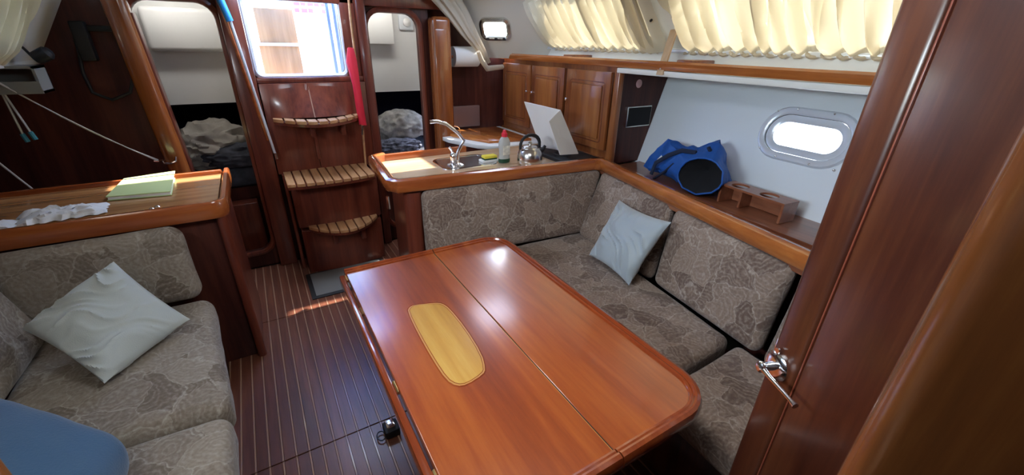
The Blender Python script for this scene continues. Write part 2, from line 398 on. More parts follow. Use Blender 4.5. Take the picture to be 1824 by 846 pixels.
M_gap = plain('dark_joint', (.012, .008, .007), .8)
M_navy = plain('navy_shade_and_strap', (.01, .018, .045), .9, bump=.2)
M_red = plain('red_nylon', (.75, .02, .05), .55, bump=.2, bscale=30)
M_fab = fabric('leaf_damask_grey', (.28, .205, .16), (.13, .085, .066), (.45, .38, .32))
M_fabL = fabric('leaf_damask_taupe', (.31, .265, .215), (.165, .13, .10), (.46, .42, .36))
M_pil = plain('pale_grey_cotton', (.47, .52, .5), .85, bump=.15, bscale=260, sheen=.3)
M_pil2 = plain('blue_grey_satin', (.34, .39, .42), .5, bump=.15, bscale=260, sheen=.4)
M_blue = plain('blue_cotton', (.045, .115, .22), .85, bump=.3, bscale=180, sheen=.3)
M_bag = plain('royal_blue_canvas', (.008, .085, .36), .6, bump=.3, bscale=90)
M_teal = plain('teal_webbing', (.03, .2, .26), .6)
M_cur = translucent('cream_curtain', (.66, .62, .52), .22)
M_cur2 = translucent('beige_curtain', (.66, .6, .5), .3)
M_glass = glass('clear_glass')
M_paper = plain('white_paper', (.82, .82, .8), .8)
M_green = plain('pale_green_folder', (.55, .68, .33), .6)
M_cloth = plain('white_cloth', (.72, .74, .75), .9, bump=.3, bscale=120)
M_duvet = plain('beige_duvet', (.4, .37, .32), .9, bump=.3, bscale=90, var=.25, vscale=9)
M_dark = plain('dark_blanket', (.06, .065, .085), .9, bump=.3, bscale=60, var=.5, vscale=14)
M_mat = plain('grey_carpet', (.17, .17, .165), .95, bump=.6, bscale=400)
M_yel = plain('yellow_sponge', (.75, .62, .06), .9, bump=.4, bscale=200)
M_gpad = plain('dark_green_plastic', (.01, .06, .03), .5)
M_pink = plain('pink_sticker', (.6, .34, .32), .6)
M_rope = plain('grey_cord', (.42, .4, .38), .8, bump=.3, bscale=300)
M_cblue = plain('bright_blue_foam', (.02, .25, .6), .5)

# ================================================================ setting: floor
fl = obj('floor', box(newbm(), -1.5, 2.3, -1.2, 5.3, -.06, -.012), M_gap, kind='structure', smooth=False)
ROOT[fl] = fl.location.copy()
sp = .0502; x0 = -.45; secs = ((-1.15, .42), (.425, 1.472), (1.477, 2.58), (2.585, 3.38))
bi = newbm()
for k in range(35):
    xa = x0 + k * sp
    for (ya, yb) in secs:
        h = random.uniform(-.0006, .0004)
        obj('plank', box(newbm(), xa + .004, xa + sp - .004, ya, yb, -.014, h, .001, 1), W_floor, fl, smooth=False)
    for (ya, yb) in secs: box(bi, xa - .0032, xa + .0032, ya, yb, -.014, .0002)
obj('inlay_strip', bi, M_holly, fl, smooth=False, kind='stuff')

# ---- walls
YB = 3.4
def xz(a, b, d): return V((a, YB + d, b))
def xz35(a, b, d): return V((a, 3.5 + d, b))
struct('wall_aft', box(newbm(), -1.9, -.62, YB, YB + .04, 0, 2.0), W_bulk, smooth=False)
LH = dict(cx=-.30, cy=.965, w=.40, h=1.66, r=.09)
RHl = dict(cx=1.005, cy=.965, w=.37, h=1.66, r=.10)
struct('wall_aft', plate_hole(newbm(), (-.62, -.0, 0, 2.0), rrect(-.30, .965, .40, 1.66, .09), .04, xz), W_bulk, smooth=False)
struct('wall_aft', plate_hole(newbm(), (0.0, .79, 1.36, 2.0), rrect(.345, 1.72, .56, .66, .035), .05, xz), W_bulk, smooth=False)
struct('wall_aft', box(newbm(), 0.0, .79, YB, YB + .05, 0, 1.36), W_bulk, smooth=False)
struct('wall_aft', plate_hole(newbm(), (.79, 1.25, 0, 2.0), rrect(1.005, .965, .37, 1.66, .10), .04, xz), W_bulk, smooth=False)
struct('wall_aft', box(newbm(), 1.72, 2.6, 3.5, 3.54, 0, 1.5), W_bulk, smooth=False)
b = newbm(); box(b, 1.25, 1.72, 3.5, 3.54, 0, 2.0); box(b, 1.25, 1.28, 3.4, 3.5, 0, 2.0); struct('wall_aft', b, W_bulk, smooth=False)
prof = [(0, -.0), (.004, -.014), (.02, -.02), (.036, -.014), (.04, 0)]
struct('trim_1', ring(newbm(), -.30, .965, .40, 1.66, .09, prof, xz), W_lad)
struct('trim_2', ring(newbm(), 1.005, .965, .37, 1.66, .10, prof, xz), W_lad)
# vertical bulkhead posts each side of the ladder
struct('trim_3', box(newbm(), -.075, .045, 3.33, 3.4, .0, 1.98, .012), W_lad)
struct('trim_4', box(newbm(), .735, .80, 3.33, 3.4, .0, 1.98, .012), W_lad)
# companionway frame: pale aluminium moulding
struct('trim_5', ring(newbm(), .345, 1.72, .56, .66, .035, [(-.002, 0), (-.002, -.02), (.012, -.028), (.03, -.02), (.032, 0)], xz), M_alu)
struct('trim_6', box(newbm(), .045, .735, 3.35, 3.4, 1.335, 1.372, .008), W_lad)
struct('trim_7', box(newbm(), .63, .735, 3.36, 3.4, 1.37, 1.98, .01), W_lad)
struct('trim_8', box(newbm(), -1.0, 1.4, 3.36, 3.41, 1.83, 1.97, .01), W_lad)
# forward bulkhead (port part) and forward cabin shell
struct('wall_front', box(newbm(), -1.6, -.262, .42, .46, 0, 2.0, .012), W_near)
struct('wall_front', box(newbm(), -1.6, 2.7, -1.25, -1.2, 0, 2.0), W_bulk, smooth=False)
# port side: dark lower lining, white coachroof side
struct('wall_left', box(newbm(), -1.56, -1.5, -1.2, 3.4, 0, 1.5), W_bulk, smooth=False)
b = newbm(); box(b, -1.56, -.95, -1.2, 3.4, 1.46, 1.49); struct('wall_left', b, M_cream, smooth=False)
# starboard hull liner, slanted plane with portlight hole
HO = V((2.16, .8, .88)); ha = V((.087, 1, 0)).normalized(); hb = V((.19, .05, .56)); hb = (hb - ha * ha.dot(hb)).normalized(); hn = ha.cross(hb)
if hn.x < 0: hn = -hn
def hull(a, b_, d): return HO + ha * a + hb * b_ + hn * d
PL = (.215, .355, .40, .20, .098)
struct('wall_right', plate_hole(newbm(), (-2.0, 2.8, -1.0, .66), rrect(*PL), .05, hull), M_hull, smooth=False)
b = newbm(); box(b, 1.97, 2.75, -1.2, 2.02, 1.455, 1.485, .006); box(b, 2.03, 2.75, 2.02, 3.5, 1.492, 1.50); box(b, 2.19, 2.23, -1.2, 3.6, 1.48, 1.62, .004)
struct('wall_right', b, M_white)
# coachroof side with window openings
SO = V((2.19, 0, 1.60)); sb = V((-.28, 0, .32)).normalized(); sn = V((.32, 0, .28)).normalized()
def roof(a, b_, d): return SO + V((0, a, 0)) + sb * b_ + sn * d
SL = .46
WIN = ((2.40, .225, 1.04, .37, .05), (.95, .225, 1.44, .37, .05))
struct('wall_right', plate_hole(newbm(), (1.80, 3.02, 0, SL), rrect(*WIN[0]), .03, roof), M_white, smooth=False)
struct('wall_right', plate_hole(newbm(), (-1.2, 1.80, 0, SL), rrect(*WIN[1]), .03, roof), M_white, smooth=False)
EO = V((2.19, 3.02, 1.58)); ea = V((-.44, .46, 0)).normalized(); eb = V((-.30, -.22, .62)); eb = (eb - ea * ea.dot(eb)).normalized(); en = ea.cross(eb)
def endw(a, b_, d): return EO + ea * a + eb * b_ + en * (d if en.x > 0 else -d)
PW = (.458, .158, .20, .125, .03)
struct('wall_right', plate_hole(newbm(), (-.06, .80, -.10, .52), rrect(*PW), .03, endw), M_cream, smooth=False)
for i, wd_ in enumerate(WIN):
    g = newbm(); prism(g, rrect(*wd_), 0, .006)
    for v in g.verts: v.co = roof(v.co.x, v.co.y, .02 + v.co.z)
    struct('window_%d' % (i + 1), g, M_glass, smooth=False)
# port coachroof side
PO = V((-.95, 0, 1.48)); pb = V((.25, 0, .40)).normalized(); pn = V((-.40, 0, .25)).normalized()
def proof(a, b_, d): return PO + V((0, a, 0)) + pb * b_ + pn * d
struct('wall_left', plate_hole(newbm(), (1.70, 3.4, 0, .58), rrect(2.35, .25, 1.1, .30, .05), .03, proof), M_cream, smooth=False)
struct('wall_left', plate_hole(newbm(), (-1.2, 1.70, 0, .58), rrect(.95, .27, 1.2, .34, .05), .03, proof), M_cream, smooth=False)
g = newbm(); prism(g, rrect(2.35, .25, 1.1, .24, .05), 0, .006)
for v in g.verts: v.co = proof(v.co.x, v.co.y, .02 + v.co.z)
struct('window_3', g, M_glass, smooth=False)
# deckhead: companionway slot, plus unseen saloon and galley openings added for light
bd = newbm()
ZC = 1.98
hx = [(-.03, .73, 3.44, 4.1), (.15, .75, .42, 1.02), (0.04, .65, 2.9, 3.36), (1.32, 1.68, 2.57, 2.93)]
cells_x = sorted({1.68, -1.3, -.03, .73, -.75, 1.93, .15, .75, .04, .65, 1.32, 1.68}); cells_y = sorted({-1.2, .42, 1.02, 2.9, 3.36, 3.44, 4.05, 2.57, 2.93})
for xa, xb in zip(cells_x, cells_x[1:]):
    for ya, yb in zip(cells_y, cells_y[1:]):
        mx_, my_ = (xa + xb) / 2, (ya + yb) / 2
        if mx_ > 1.68 and my_ > 3.36: continue
        if any(h[0] < mx_ < h[1] and h[2] < my_ < h[3] for h in hx): continue
        box(bd, xa, xb, ya, yb, ZC, ZC + .03)
bmesh.ops.remove_doubles(bd, verts=bd.verts, dist=1e-5)
struct('ceiling', bd, M_cream, smooth=False)
# aft cabins
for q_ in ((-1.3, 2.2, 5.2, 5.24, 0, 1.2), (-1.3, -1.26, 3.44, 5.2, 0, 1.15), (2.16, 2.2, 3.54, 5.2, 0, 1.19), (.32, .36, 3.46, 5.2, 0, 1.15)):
    struct('wall_aft', box(newbm(), *q_), M_navy, smooth=False)  # shadow on the far cabin walls put into their navy colour
for q_ in ((-1.3, -.03, 4.0, 4.04, 1.152, 2.0), (-1.3, .34, 4.04, 5.2, 1.152, 1.17), (.73, 1.58, 4.0, 4.04, 1.19, 2.0), (.36, 2.2, 4.04, 5.2, 1.19, 1.21), (-1.3, -1.27, 3.44, 4.0, 1.15, 2.0), (-.03, .0, 3.46, 4.04, 0, 2.0), (.70, .73, 3.46, 4.04, 0, 2.0), (1.55, 1.58, 3.54, 4.0, 1.15, 2.0)):
    struct('wall_aft', box(newbm(), *q_), M_white, smooth=False)

# ================================================================ portlight (starboard hull)
t = thing('portlight', 'oblong aluminium-framed portlight in the pale hull side above the cup rack', 'porthole', hull(.215, .2, 0))
def h2(a, b_, d): return hull(a, b_, d)
obj('outer_frame', ring(newbm(), *PL, [(-.003, 0), (-.003, -.010), (.006, -.016), (.026, -.014), (.034, -.004), (.034, 0)], hull), M_alu, t)
obj('gasket', ring(newbm(), *PL, [(-.004, .0), (-.004, .03), (.003, .03), (.003, 0)], hull), M_black, t)
obj('inner_frame', ring(newbm(), PL[0], PL[1], PL[2] - .012, PL[3] - .012, PL[4] - .006, [(-.034, .014), (-.034, .006), (-.020, -.002), (0, 0), (0, .014)], hull), M_alu, t)
g = newbm(); prism(g, rrect(PL[0], PL[1], PL[2] - .03, PL[3] - .03, PL[4] - .015), 0, .005)
for v in g.verts: v.co = hull(v.co.x, v.co.y, .012 + v.co.z)
obj('pane', g, M_glass, t, smooth=False)
for k, (a, b_) in enumerate(((.02, .476), (.13, .476), (.30, .476), (.39, .455), (.02, .234), (.13, .234), (.30, .234), (.40, .26))):
    s = newbm(); bmesh.ops.create_uvsphere(s, u_segments=8, v_segments=6, radius=.005)
    for v in s.verts: v.co = hull(a, b_, -.015) + v.co * 1
    obj('screw', s, M_steel, t)
# small aft portlight
t = thing('portlight', 'small square-cornered portlight high beside the gathered curtain end', 'porthole', endw(PW[0], PW[1] - .08, 0))
obj('frame', ring(newbm(), *PW, [(-.004, .01), (-.004, -.012), (.01, -.022), (.03, -.014), (.034, 0)], endw), M_steel, t)
g = newbm(); prism(g, rrect(*PW), 0, .005)
for v in g.verts: v.co = endw(v.co.x, v.co.y, .01 + v.co.z)
obj('pane', g, M_glass, t, smooth=False)
for a in (PW[0] - .07, PW[0], PW[0] + .07):
    s = newbm(); box(s, -.012, .012, -.01, .01, -.01, .01, .003)
    for v in s.verts: v.co = endw(a, PW[1] - .075, -.02) + v.co
    obj('dog_latch', s, M_black, t)

# ================================================================ saloon table
TZ = .68
t = thing('saloon_table', 'large varnished mahogany saloon table with edge moulding and burl inlay', 'table', (.57, 1.1, 0))
X0, XS, X1, Y0, Y1 = .195, .60, .965, .455, 1.715
def rcorner(cx, cy, r, a0, a1, n=7): return [(cx + r * math.cos(math.radians(a0 + (a1 - a0) * k / n)), cy + r * math.sin(math.radians(a0 + (a1 - a0) * k / n))) for k in range(n + 1)]
r_ = .11
pf = rcorner(X1 - r_, Y0 + r_, r_, -90, 0) + rcorner(X1 - r_, Y1 - r_, r_, 0, 90)
obj('fixed_leaf', prism(newbm(), [(XS + .0015, Y0)] + pf + [(XS + .0015, Y1)], TZ - .028, TZ, .002, 1), W_table, t)
lf = [(X0, Y0 + .0), (XS - .0015, Y0), (XS - .0015, Y1), (X0, Y1)]
obj('centre_leaf', prism(newbm(), lf, TZ - .028, TZ, .002, 1), W_table, t)
obj('leaf_seam', box(newbm(), XS - .0016, XS + .0016, Y0, Y1, TZ - .03, TZ - .0022), M_gap, t, smooth=False)
obj('seam_line', box(newbm(), XS - .005, XS - .0035, Y0, Y1, TZ - .01, TZ + .0003), M_holly2, t, smooth=False)
fid = [(-.012, -.036), (.016, -.036), (.024, -.022), (.024, -.002), (.018, .010), (.008, .014), (.002, .012), (-.001, .006), (-.006, .008), (-.012, .006), (-.014, .0)]
gap_ = .004
path = [(XS + .002, Y0, TZ)] + [(p[0], p[1], TZ) for p in pf] + [(XS + .002, Y1, TZ)]
obj('fiddle_rail', sweep(newbm(), path, fid), W_tedge, t)
obj('fiddle_rail', sweep(newbm(), [(X0 - .004, Y0, TZ), (XS - .002, Y0, TZ)], fid), W_tedge, t)
obj('fiddle_rail', sweep(newbm(), [(XS - .002, Y1, TZ), (X0 - .004, Y1, TZ)], fid), W_tedge, t)
# inlaid line just inside the fiddle
def inset(pts, d): 
    out = []
    for p in pts:
        c_ = V(((X0 + X1) / 2, (Y0 + Y1) / 2)); q = V(p); out.append(q)
    return out
obj('side_moulding', box(newbm(), X0 - .030, X0 - .008, Y0 + .0, Y1 - .0, TZ - .055, TZ - .008, .006), W_tedge, t)  # thickened strip along the left table edge
for yy in (Y0 + .17, Y0 + .5, Y1 - .32, Y1 - .04):
    h = newbm(); tube(h, [(X0 - .004, yy - .025, TZ - .009), (X0 - .004, yy + .025, TZ - .009)], .006, 8); obj('hinge', h, M_brass, t)
# burl inlay
ip = [(.338, 1.30), (.352, 1.322), (.372, 1.329), (.45, 1.302), (.472, 1.285), (.484, 1.24), (.486, 1.1), (.474, .95), (.452, .882), (.435, .866), (.375, .852), (.345, .862), (.328, .9), (.325, 1.0), (.328, 1.15)]
cx_, cy_ = .405, 1.09
ips = []
for i in range(len(ip)):
    a, b_, c_ = V(ip[i - 1]), V(ip[i]), V(ip[(i + 1) % len(ip)])
    ips += [tuple(b_ * .75 + a * .25), tuple(b_ * .75 + c_ * .25)]
ip = list(reversed(ips))
def scl(pts, k, kk=None): return [(cx_ + (p[0] - cx_) * k, cy_ + (p[1] - cy_) * (kk or k)) for p in pts]
obj('inlay_border', prism(newbm(), scl(ip, 1.05, 1.018), TZ - .002, TZ + .0006), W_tedge, t, smooth=False)
obj('inlay_line', prism(newbm(), scl(ip, 1.0), TZ - .002, TZ + .0009), M_holly2, t, smooth=False)
obj('inlay_border', prism(newbm(), scl(ip, .94, .98), TZ - .002, TZ + .0011), W_tedge, t, smooth=False)
obj('burl_inlay', prism(newbm(), scl(ip, .91, .972), TZ - .002, TZ + .0014), W_burl, t, smooth=False)
for yy in (.85, 1.4):
    obj('pedestal', box(newbm(), .44, .72, yy - .03, yy + .03, .03, TZ - .03, .012), W_tedge, t)
obj('foot', box(newbm(), .40, .76, .76, 1.5, .0, .035, .012), W_tedge, t)
obj('centre_box', box(newbm(), .50, .66, .87, 1.37, .36, TZ - .03, .01), W_tedge, t)

# ================================================================ settees
def sdir(y): return 1.61 + .174 * (y - .59)        # starboard rail line x(y)
# starboard settee base
b = newbm(); prism(b, [(1.12, .1), (sdir(.1) + .03, .1), (sdir(1.98) + .02, 1.99), (.72, 2.08), (.72, 1.6), (1.12, 1.56)], 0, .33, .006)
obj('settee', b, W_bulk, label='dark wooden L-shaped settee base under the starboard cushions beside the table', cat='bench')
gS = 'seat cushions of the starboard settee'; gB = 'back cushions of the starboard settee'
SZ = .475
obj('seat_cushion', cushion(newbm(), [(1.06, .70, SZ), (1.56, .72, SZ), (1.72, 1.92, SZ), (1.07, 1.95, SZ)], .14, .035, 18, .012), M_fab,
    label='long leaf-patterned seat cushion under the blue-grey pillow, right of the table', cat='cushion', group=gS)
obj('seat_cushion', cushion(newbm(), [(1.04, .12, SZ + .004), (1.50, .12, SZ + .004), (1.56, .69, SZ), (1.06, .675, SZ)], .14, .035, 12, .012, seed=4), M_fab,
    label='leaf-patterned seat cushion nearest the open door, cut off by its edge', cat='cushion', group=gS)
obj('seat_cushion', cushion(newbm(), [(.70, 1.53, SZ), (1.045, 1.53, SZ), (1.055, 1.95, SZ), (.68, 1.98, SZ)], .14, .035, 14, .014, seed=9), M_fab,
    label='leaf-patterned aft corner seat cushion beyond the far end of the table', cat='cushion', group=gS)
# back cushions (face corners: bottom-left, bottom-right, top-right, top-left as seen from the seat)
obj('back_cushion', cushion(newbm(), [(.655, 1.985, .47), (1.72, 1.865, .47), (1.87, 1.915, .885), (.665, 2.045, .885)], .08, .05, 16, .012, seed=2), M_fab,
    label='wide leaf-patterned back cushion against the galley front, facing the table end', cat='cushion', group=gB)
obj('back_cushion', cushion(newbm(), [(1.65, 1.90, .47), (1.60, 1.23, .48), (sdir(1.27) + .0, 1.27, .885), (sdir(1.93), 1.93, .885)], .08, .045, 12, .012, seed=12), M_fab,
    label='leaf-patterned back cushion in the settee corner, half behind the blue-grey pillow', cat='cushion', group=gB)
obj('back_cushion', cushion(newbm(), [(1.60, 1.21, .48), (1.515, .60, .48), (sdir(.60) - .01, .60, .88), (sdir(1.25) - .01, 1.25, .88)], .08, .045, 14, .02, seed=22), M_fab,
    label='large leaf-patterned back cushion between the blue-grey pillow and the open door', cat='cushion', group=gB)
obj('back_cushion', cushion(newbm(), [(1.51, .58, .48), (1.45, .05, .48), (sdir(.05) - .01, .05, .88), (sdir(.58) - .01, .58, .88)], .08, .045, 8, .012, seed=25), M_fab,
    label='last back cushion of the starboard settee, behind the open door', cat='cushion', group=gB)
obj('pillow', pillow(newbm(), [(1.445, 1.216, .505), (1.60, 1.156, .845), (1.70, 1.60, .80), (1.475, 1.56, .515)], .055, seed=3, fold=(1, .9), wr=.009), M_pil2,
    label='blue-grey square pillow leaning in the corner of the starboard settee', cat='pillow')

# port settee
b = newbm(); prism(b, [(-1.45, .47), (-.36, .47), (-.40, 2.22), (-1.45, 2.22)], 0, .34, .006)
obj('settee', b, W_bulk, label='dark wooden base of the port settee below its cushions', cat='bench')
gP = 'seat cushions of the port settee'
obj('seat_cushion', cushion(newbm(), [(-.92, 1.36, .49), (-.275, 1.345, .49), (-.36, 2.14, .50), (-.95, 2.14, .50)], .15, .05, 18, .02, seed=31), M_fabL,
    label='taupe seat cushion under the pale pillow on the left settee', cat='cushion', group=gP)
obj('seat_cushion', cushion(newbm(), [(-.92, .5, .49), (-.255, .5, .49), (-.275, 1.325, .49), (-.92, 1.34, .49)], .15, .05, 16, .02, seed=36), M_fabL,
    label='taupe seat cushion at the bottom left, beside the blue pillow', cat='cushion', group=gP)
gQ = 'back cushions of the port settee'
obj('back_cushion', cushion(newbm(), [(-1.02, 2.10, .50), (-.37, 2.10, .50), (-.385, 2.15, .865), (-1.02, 2.16, .855)], .11, .065, 16, .02, seed=41), M_fabL,
    label='taupe back cushion with rounded corner against the left counter front', cat='cushion', group=gQ)
obj('back_cushion', cushion(newbm(), [(-.90, 1.0, .50), (-.875, 2.08, .50), (-.955, 2.08, .86), (-1.0, 1.0, .86)], .13, .06, 16, .02, seed=46), M_fabL,
    label='taupe side back cushion at the left image edge behind the pale pillow', cat='cushion', group=gQ)
obj('pillow', pillow(newbm(), [(-.865, 1.89, .66), (-.619, 1.58, .55), (-.405, 1.86, .555), (-.60, 2.02, .80)], .065, seed=8, wr=.011, fold=(.55, 1), ears=.06), M_pil,
    label='pale grey-green square pillow lying diagonally on the left settee', cat='pillow')
obj('pillow', cushion(newbm(), [(-.50, .92, .63), (-.47, 1.23, .60), (-.85, 1.55, .70), (-.88, 1.10, .74)], .15, .072, 12, .03, .008, 15), M_blue,
    label='blue cotton pillow in the bottom left corner', cat='pillow')

# ================================================================ port counter (left)
t = thing('port_counter', 'low mahogany counter unit with raised fiddle on the left, aft of the settee', 'cabinet', (-.8, 2.5, 0))
obj('body', box(newbm(), -1.45, -.245, 2.28, 2.84, 0, .86, .004), W_bulk, t)
obj('counter_top', box(newbm(), -1.45, -.245, 2.27, 2.85, .86, .895), W_ctop, t)
fp = [(-.016, -.06), (.012, -.06), (.018, -.045), (.018, .012), (.012, .022), (-.004, .022), (-.012, .014), (-.014, -.0)]
pth = [(-1.45, 2.24, .90)] + [(p[0], p[1], .90) for p in rcorner(-.27, 2.29, .05, -90, 0)] + [(-.22, 2.86, .90)]
obj('fiddle_rail', sweep(newbm(), pth, fp), W_railx, t)
obj('fiddle_rail', box(newbm(), -1.45, -.24, 2.835, 2.86, .88, .918, .006), W_railx, t)
b = newbm(); tube(b, [(-.243, 2.262, 0), (-.243, 2.262, .84)], .022, 10); obj('corner_post', b, W_lad, t)
obj('end_panel', box(newbm(), -.25, -.232, 2.28, 2.84, 0, .85, .003), W_lad, t)
# nav table behind (dark) and contents
# folder, cloth on the counter
t = thing('document_folder', 'pale green folder of papers lying on the left counter', 'folder', (-.57, 2.7, .895))
fc = [at(190, 355, z=.905), at(305, 345, z=.905), at(313, 308, z=.905), at(222, 322, z=.905)]
for i, (nm, z0, z1, mt_, g_) in enumerate((('cover', .897, .900, M_green, 1.0), ('papers', .900, .914, M_paper, .97), ('cover', .914, .918, M_green, 1.0))):
    c0 = sum((p for p in fc), V()) / 4
    obj(nm, prism(newbm(), [((p.x - c0.x) * g_ + c0.x, (p.y - c0.y) * g_ + c0.y) for p in fc], z0, z1), mt_, t, smooth=False)
def clothfn(cx, cy, sx, sy, z, hh, seed, rot=0):
    def f(u, v):
        a = (u * 2 - 1); b2 = (v * 2 - 1); x = a * sx; y = b2 * sy
        x, y = x * math.cos(rot) - y * math.sin(rot), x * math.sin(rot) + y * math.cos(rot)
        e = max(0, 1 - max(abs(a), abs(b2)) ** 3)
        n_ = noise.noise(V((u * 4, v * 4, seed))) ; n2_ = noise.noise(V((u * 11, v * 9, seed + 3)))
        return V((cx + x + .02 * n_, cy + y + .02 * n2_, z + .003 + hh * e * (.45 + .6 * abs(n_) + .35 * abs(n2_))))
    return f
def solidify(bm, th):
    bmesh.ops.recalc_face_normals(bm, faces=bm.faces); bmesh.ops.solidify(bm, geom=list(bm.faces), thickness=th); return bm
b = newbm(); gridmesh(b, 24, 18, clothfn(-.80, 2.40, .14, .07, .897, .05, 3, .15)); obj('towel', b, M_cloth, label='crumpled white cloth on the left counter edge', cat='cloth')
b = newbm(); gridmesh(b, 20, 16, clothfn(-1.05, 2.34, .12, .06, .897, .03, 9, .1)); obj('towel', b, M_cloth, label='flatter white cloth at the far left end of the counter', cat='cloth')
for k, (px, py) in enumerate(((270, 372), (280, 368), (255, 376))):
    p = at(px, py, z=.9); s = newbm(); lathe(s, [(.0, 0), (.010, 0), (.011, .004), (.006, .009), (0, .010)], 10, Matrix.Translation(p + V((0, 0, -.004))))
    obj('coin', s, M_chrome if k else M_steel, label=('silver coin nearest the folder on the left counter edge', 'silver bottle cap right of the coins on the left counter', 'small silver coin furthest left by the fiddle')[k], cat='coin')

# ================================================================ dark port nav corner
# dim navigation seat back, coiled cable, cords
b = newbm(); box(b, -1.45, -.62, 3.0, 3.36, .0, .80, .02); obj('locker', b, W_bulk, label='dark wooden locker behind the left counter', cat='cabinet')
t = thing('coiled_cable', 'black coiled cable hanging on the dark aft bulkhead left of the port doorway', 'cable', (-.72, 3.37, 1.1))
b = newbm(); pts = [at(128, 45, y=3.37), at(140, 90, y=3.37), at(148, 130, y=3.36), at(165, 165, y=3.35), at(200, 178, y=3.35), at(232, 165, y=3.36), at(240, 120, y=3.37), at(225, 80, y=3.37)]
tube(b, pts, .009, 8); obj('cable', b, M_black, t)
b = newbm(); p = at(150, 70, y=3.37); box(b, p.x - .035, p.x + .03, 3.33, 3.395, p.z - .11, p.z + .09, .01); obj('handset', b, M_black, t)
b = newbm(); pa = at(130, 44, y=3.37); pb_ = at(232, 50, y=3.37); box(b, pa.x, pb_.x, 3.36, 3.395, pa.z - .03, pa.z, .006); obj('bracket', b, M_black, t)
t = thing('spotlight', 'black swivel spotlight at the foot of the left curtain', 'lamp', at(62, 115, y=3.05))
p = at(62, 105, y=3.05)
b = newbm(); lathe(b, [(.022, 0), (.03, .01), (.032, .06), (.02, .075)], 16, Matrix.Translation(p) @ Matrix.Rotation(1.1, 4, 'Y')); obj('shade', b, M_black, t)
b = newbm(); tube(b, [p, p + V((-.03, .02, .05)), p + V((-.07, .02, .07))], .006, 8); obj('arm', b, M_black, t)
t = thing('wall_box', 'grey open-fronted box under the left curtain', 'box', at(25, 150, y=2.95))
pa, pb_ = at(0, 118, y=2.95), at(58, 118, y=2.95); pz = at(30, 168, y=2.95).z
b = newbm(); x0_, x1_ = pa.x - .15, pb_.x
box(b, x0_, x1_, 2.95, 3.1, pa.z - .012, pa.z); box(b, x0_, x1_, 3.09, 3.1, pz, pa.z); box(b, x0_, x1_, 2.95, 3.1, pz, pz + .012); box(b, x1_ - .01, x1_, 2.95, 3.1, pz, pa.z)
box(b, x0_, x1_, 2.945, 2.955, pz, pz + .055)
obj('body', b, plain('grey_plastic', (.22, .22, .21), .6), t, smooth=False)
# cords
A = at(-40, 128, y=2.9); B_ = at(282, 287, y=3.19)
b = newbm(); tube(b, [A.lerp(B_, k / 8) + V((0, 0, -.02 * math.sin(math.pi * k / 8))) for k in range(9)], .0035, 6)
t = thing('bungee_cord', 'grey elastic cord stretched to the hook on the port door', 'cord', A); obj('cord', b, M_rope, t)
b = newbm(); tube(b, [A.lerp(B_, k / 8) + V((0, 0.01, .006 - .034 * math.sin(math.pi * k / 8))) for k in range(9)], .003, 6); obj('cord', b, M_rope, t)
b = newbm(); tube(b, [B_ + V((-.02, 0, .004)), B_, B_ + V((.015, .03, 0))], .006, 8); obj('hook', b, M_chrome, t)
t = thing('cord', 'short grey cord slanting down at the far left above the counter', 'cord', at(0, 290, y=3.0))
b = newbm(); tube(b, [at(-30, 268, y=2.95), at(58, 337, y=2.98)], .0045, 6); obj('line', b, M_rope, t)
t = thing('strap', 'pair of grey straps with teal ends hanging at far left', 'strap', at(0, 150, y=3.0))
for (x1p, y1p) in ((42, 242), (56, 238)):
    b = newbm(); P0_, P1_ = at(-6, 148, y=3.0), at(x1p, y1p, y=3.0); tube(b, [P0_, P0_.lerp(P1_, .5), P1_], .0045, 6, sx=1.6); obj('webbing', b, M_rope, t)
    b = newbm(); tube(b, [P1_ + V((-.002, 0, .01)), P1_ + V((.006, 0, -.03))], .010, 8); obj('strap_end', b, M_teal, t)
for k, (px, py, s_) in enumerate(((20, 292, .022), (62, 293, .03), (66, 282, .012))):
    p = at(px, py, y=3.2); s = newbm(); bmesh.ops.create_icosphere(s, subdivisions=2, radius=s_)
    for v in s.verts: v.co = V((v.co.x * 1.4, v.co.y, v.co.z * .7)) * (1 + .3 * noise.noise(v.co * 60)); v.co += V((p.x, 3.1, .80 + s_ * .7))
    obj('crumpled_tissue', s, M_cloth, label=('crumpled tissue nearest the left edge on the dark locker', 'larger crumpled tissue on the dark locker', 'smallest crumpled tissue on the dark locker')[k], cat='tissue')

# ================================================================ doors of the aft cabins
def loft_box(bm, base, top, hw, hd, r=.02):
    sec = rrect(0, 0, hw * 2, hd * 2, r, 4); A = []
    for p in (base, top): A.append([bm.verts.new(V(p) + V((a, b_, 0))) for a, b_ in sec])
    n = len(sec)
    for k in range(n): bm.faces.new((A[0][k], A[0][(k + 1) % n], A[1][(k + 1) % n], A[1][k]))
    bm.faces.new(list(reversed(A[0]))); bm.faces.new(A[1]); bmesh.ops.recalc_face_normals(bm, faces=bm.faces); return bm
t = thing('door_1', 'reddish rounded port cabin door standing open, slanting beside the left doorway', 'door', (-.5, 3.25, 0)); del t['category']; del t['label']; t['kind'] = 'structure'
obj('door_leaf', loft_box(newbm(), (-.445, 3.25, 0), (-.53, 3.25, 1.80), .055, .06, .04), W_post, t)
obj('edge_strip', loft_box(newbm(), (-.395, 3.27, .1), (-.475, 3.27, 1.72), .012, .045, .005), W_lad, t)
p = at(303, 286, y=3.19); b = newbm(); tube(b, [p + V((-.035, 0, .0)), p + V((-.03, -.01, -.012)), p + V((.0, -.016, -.014)), p + V((.03, -.012, -.004)), p + V((.035, 0, .02))], .0055, 8); obj('door_hook', b, M_chrome, t)
t = thing('door_2', 'x', 'door', (1.33, 3.3, 0)); del t['category']; del t['label']; t['kind'] = 'structure'
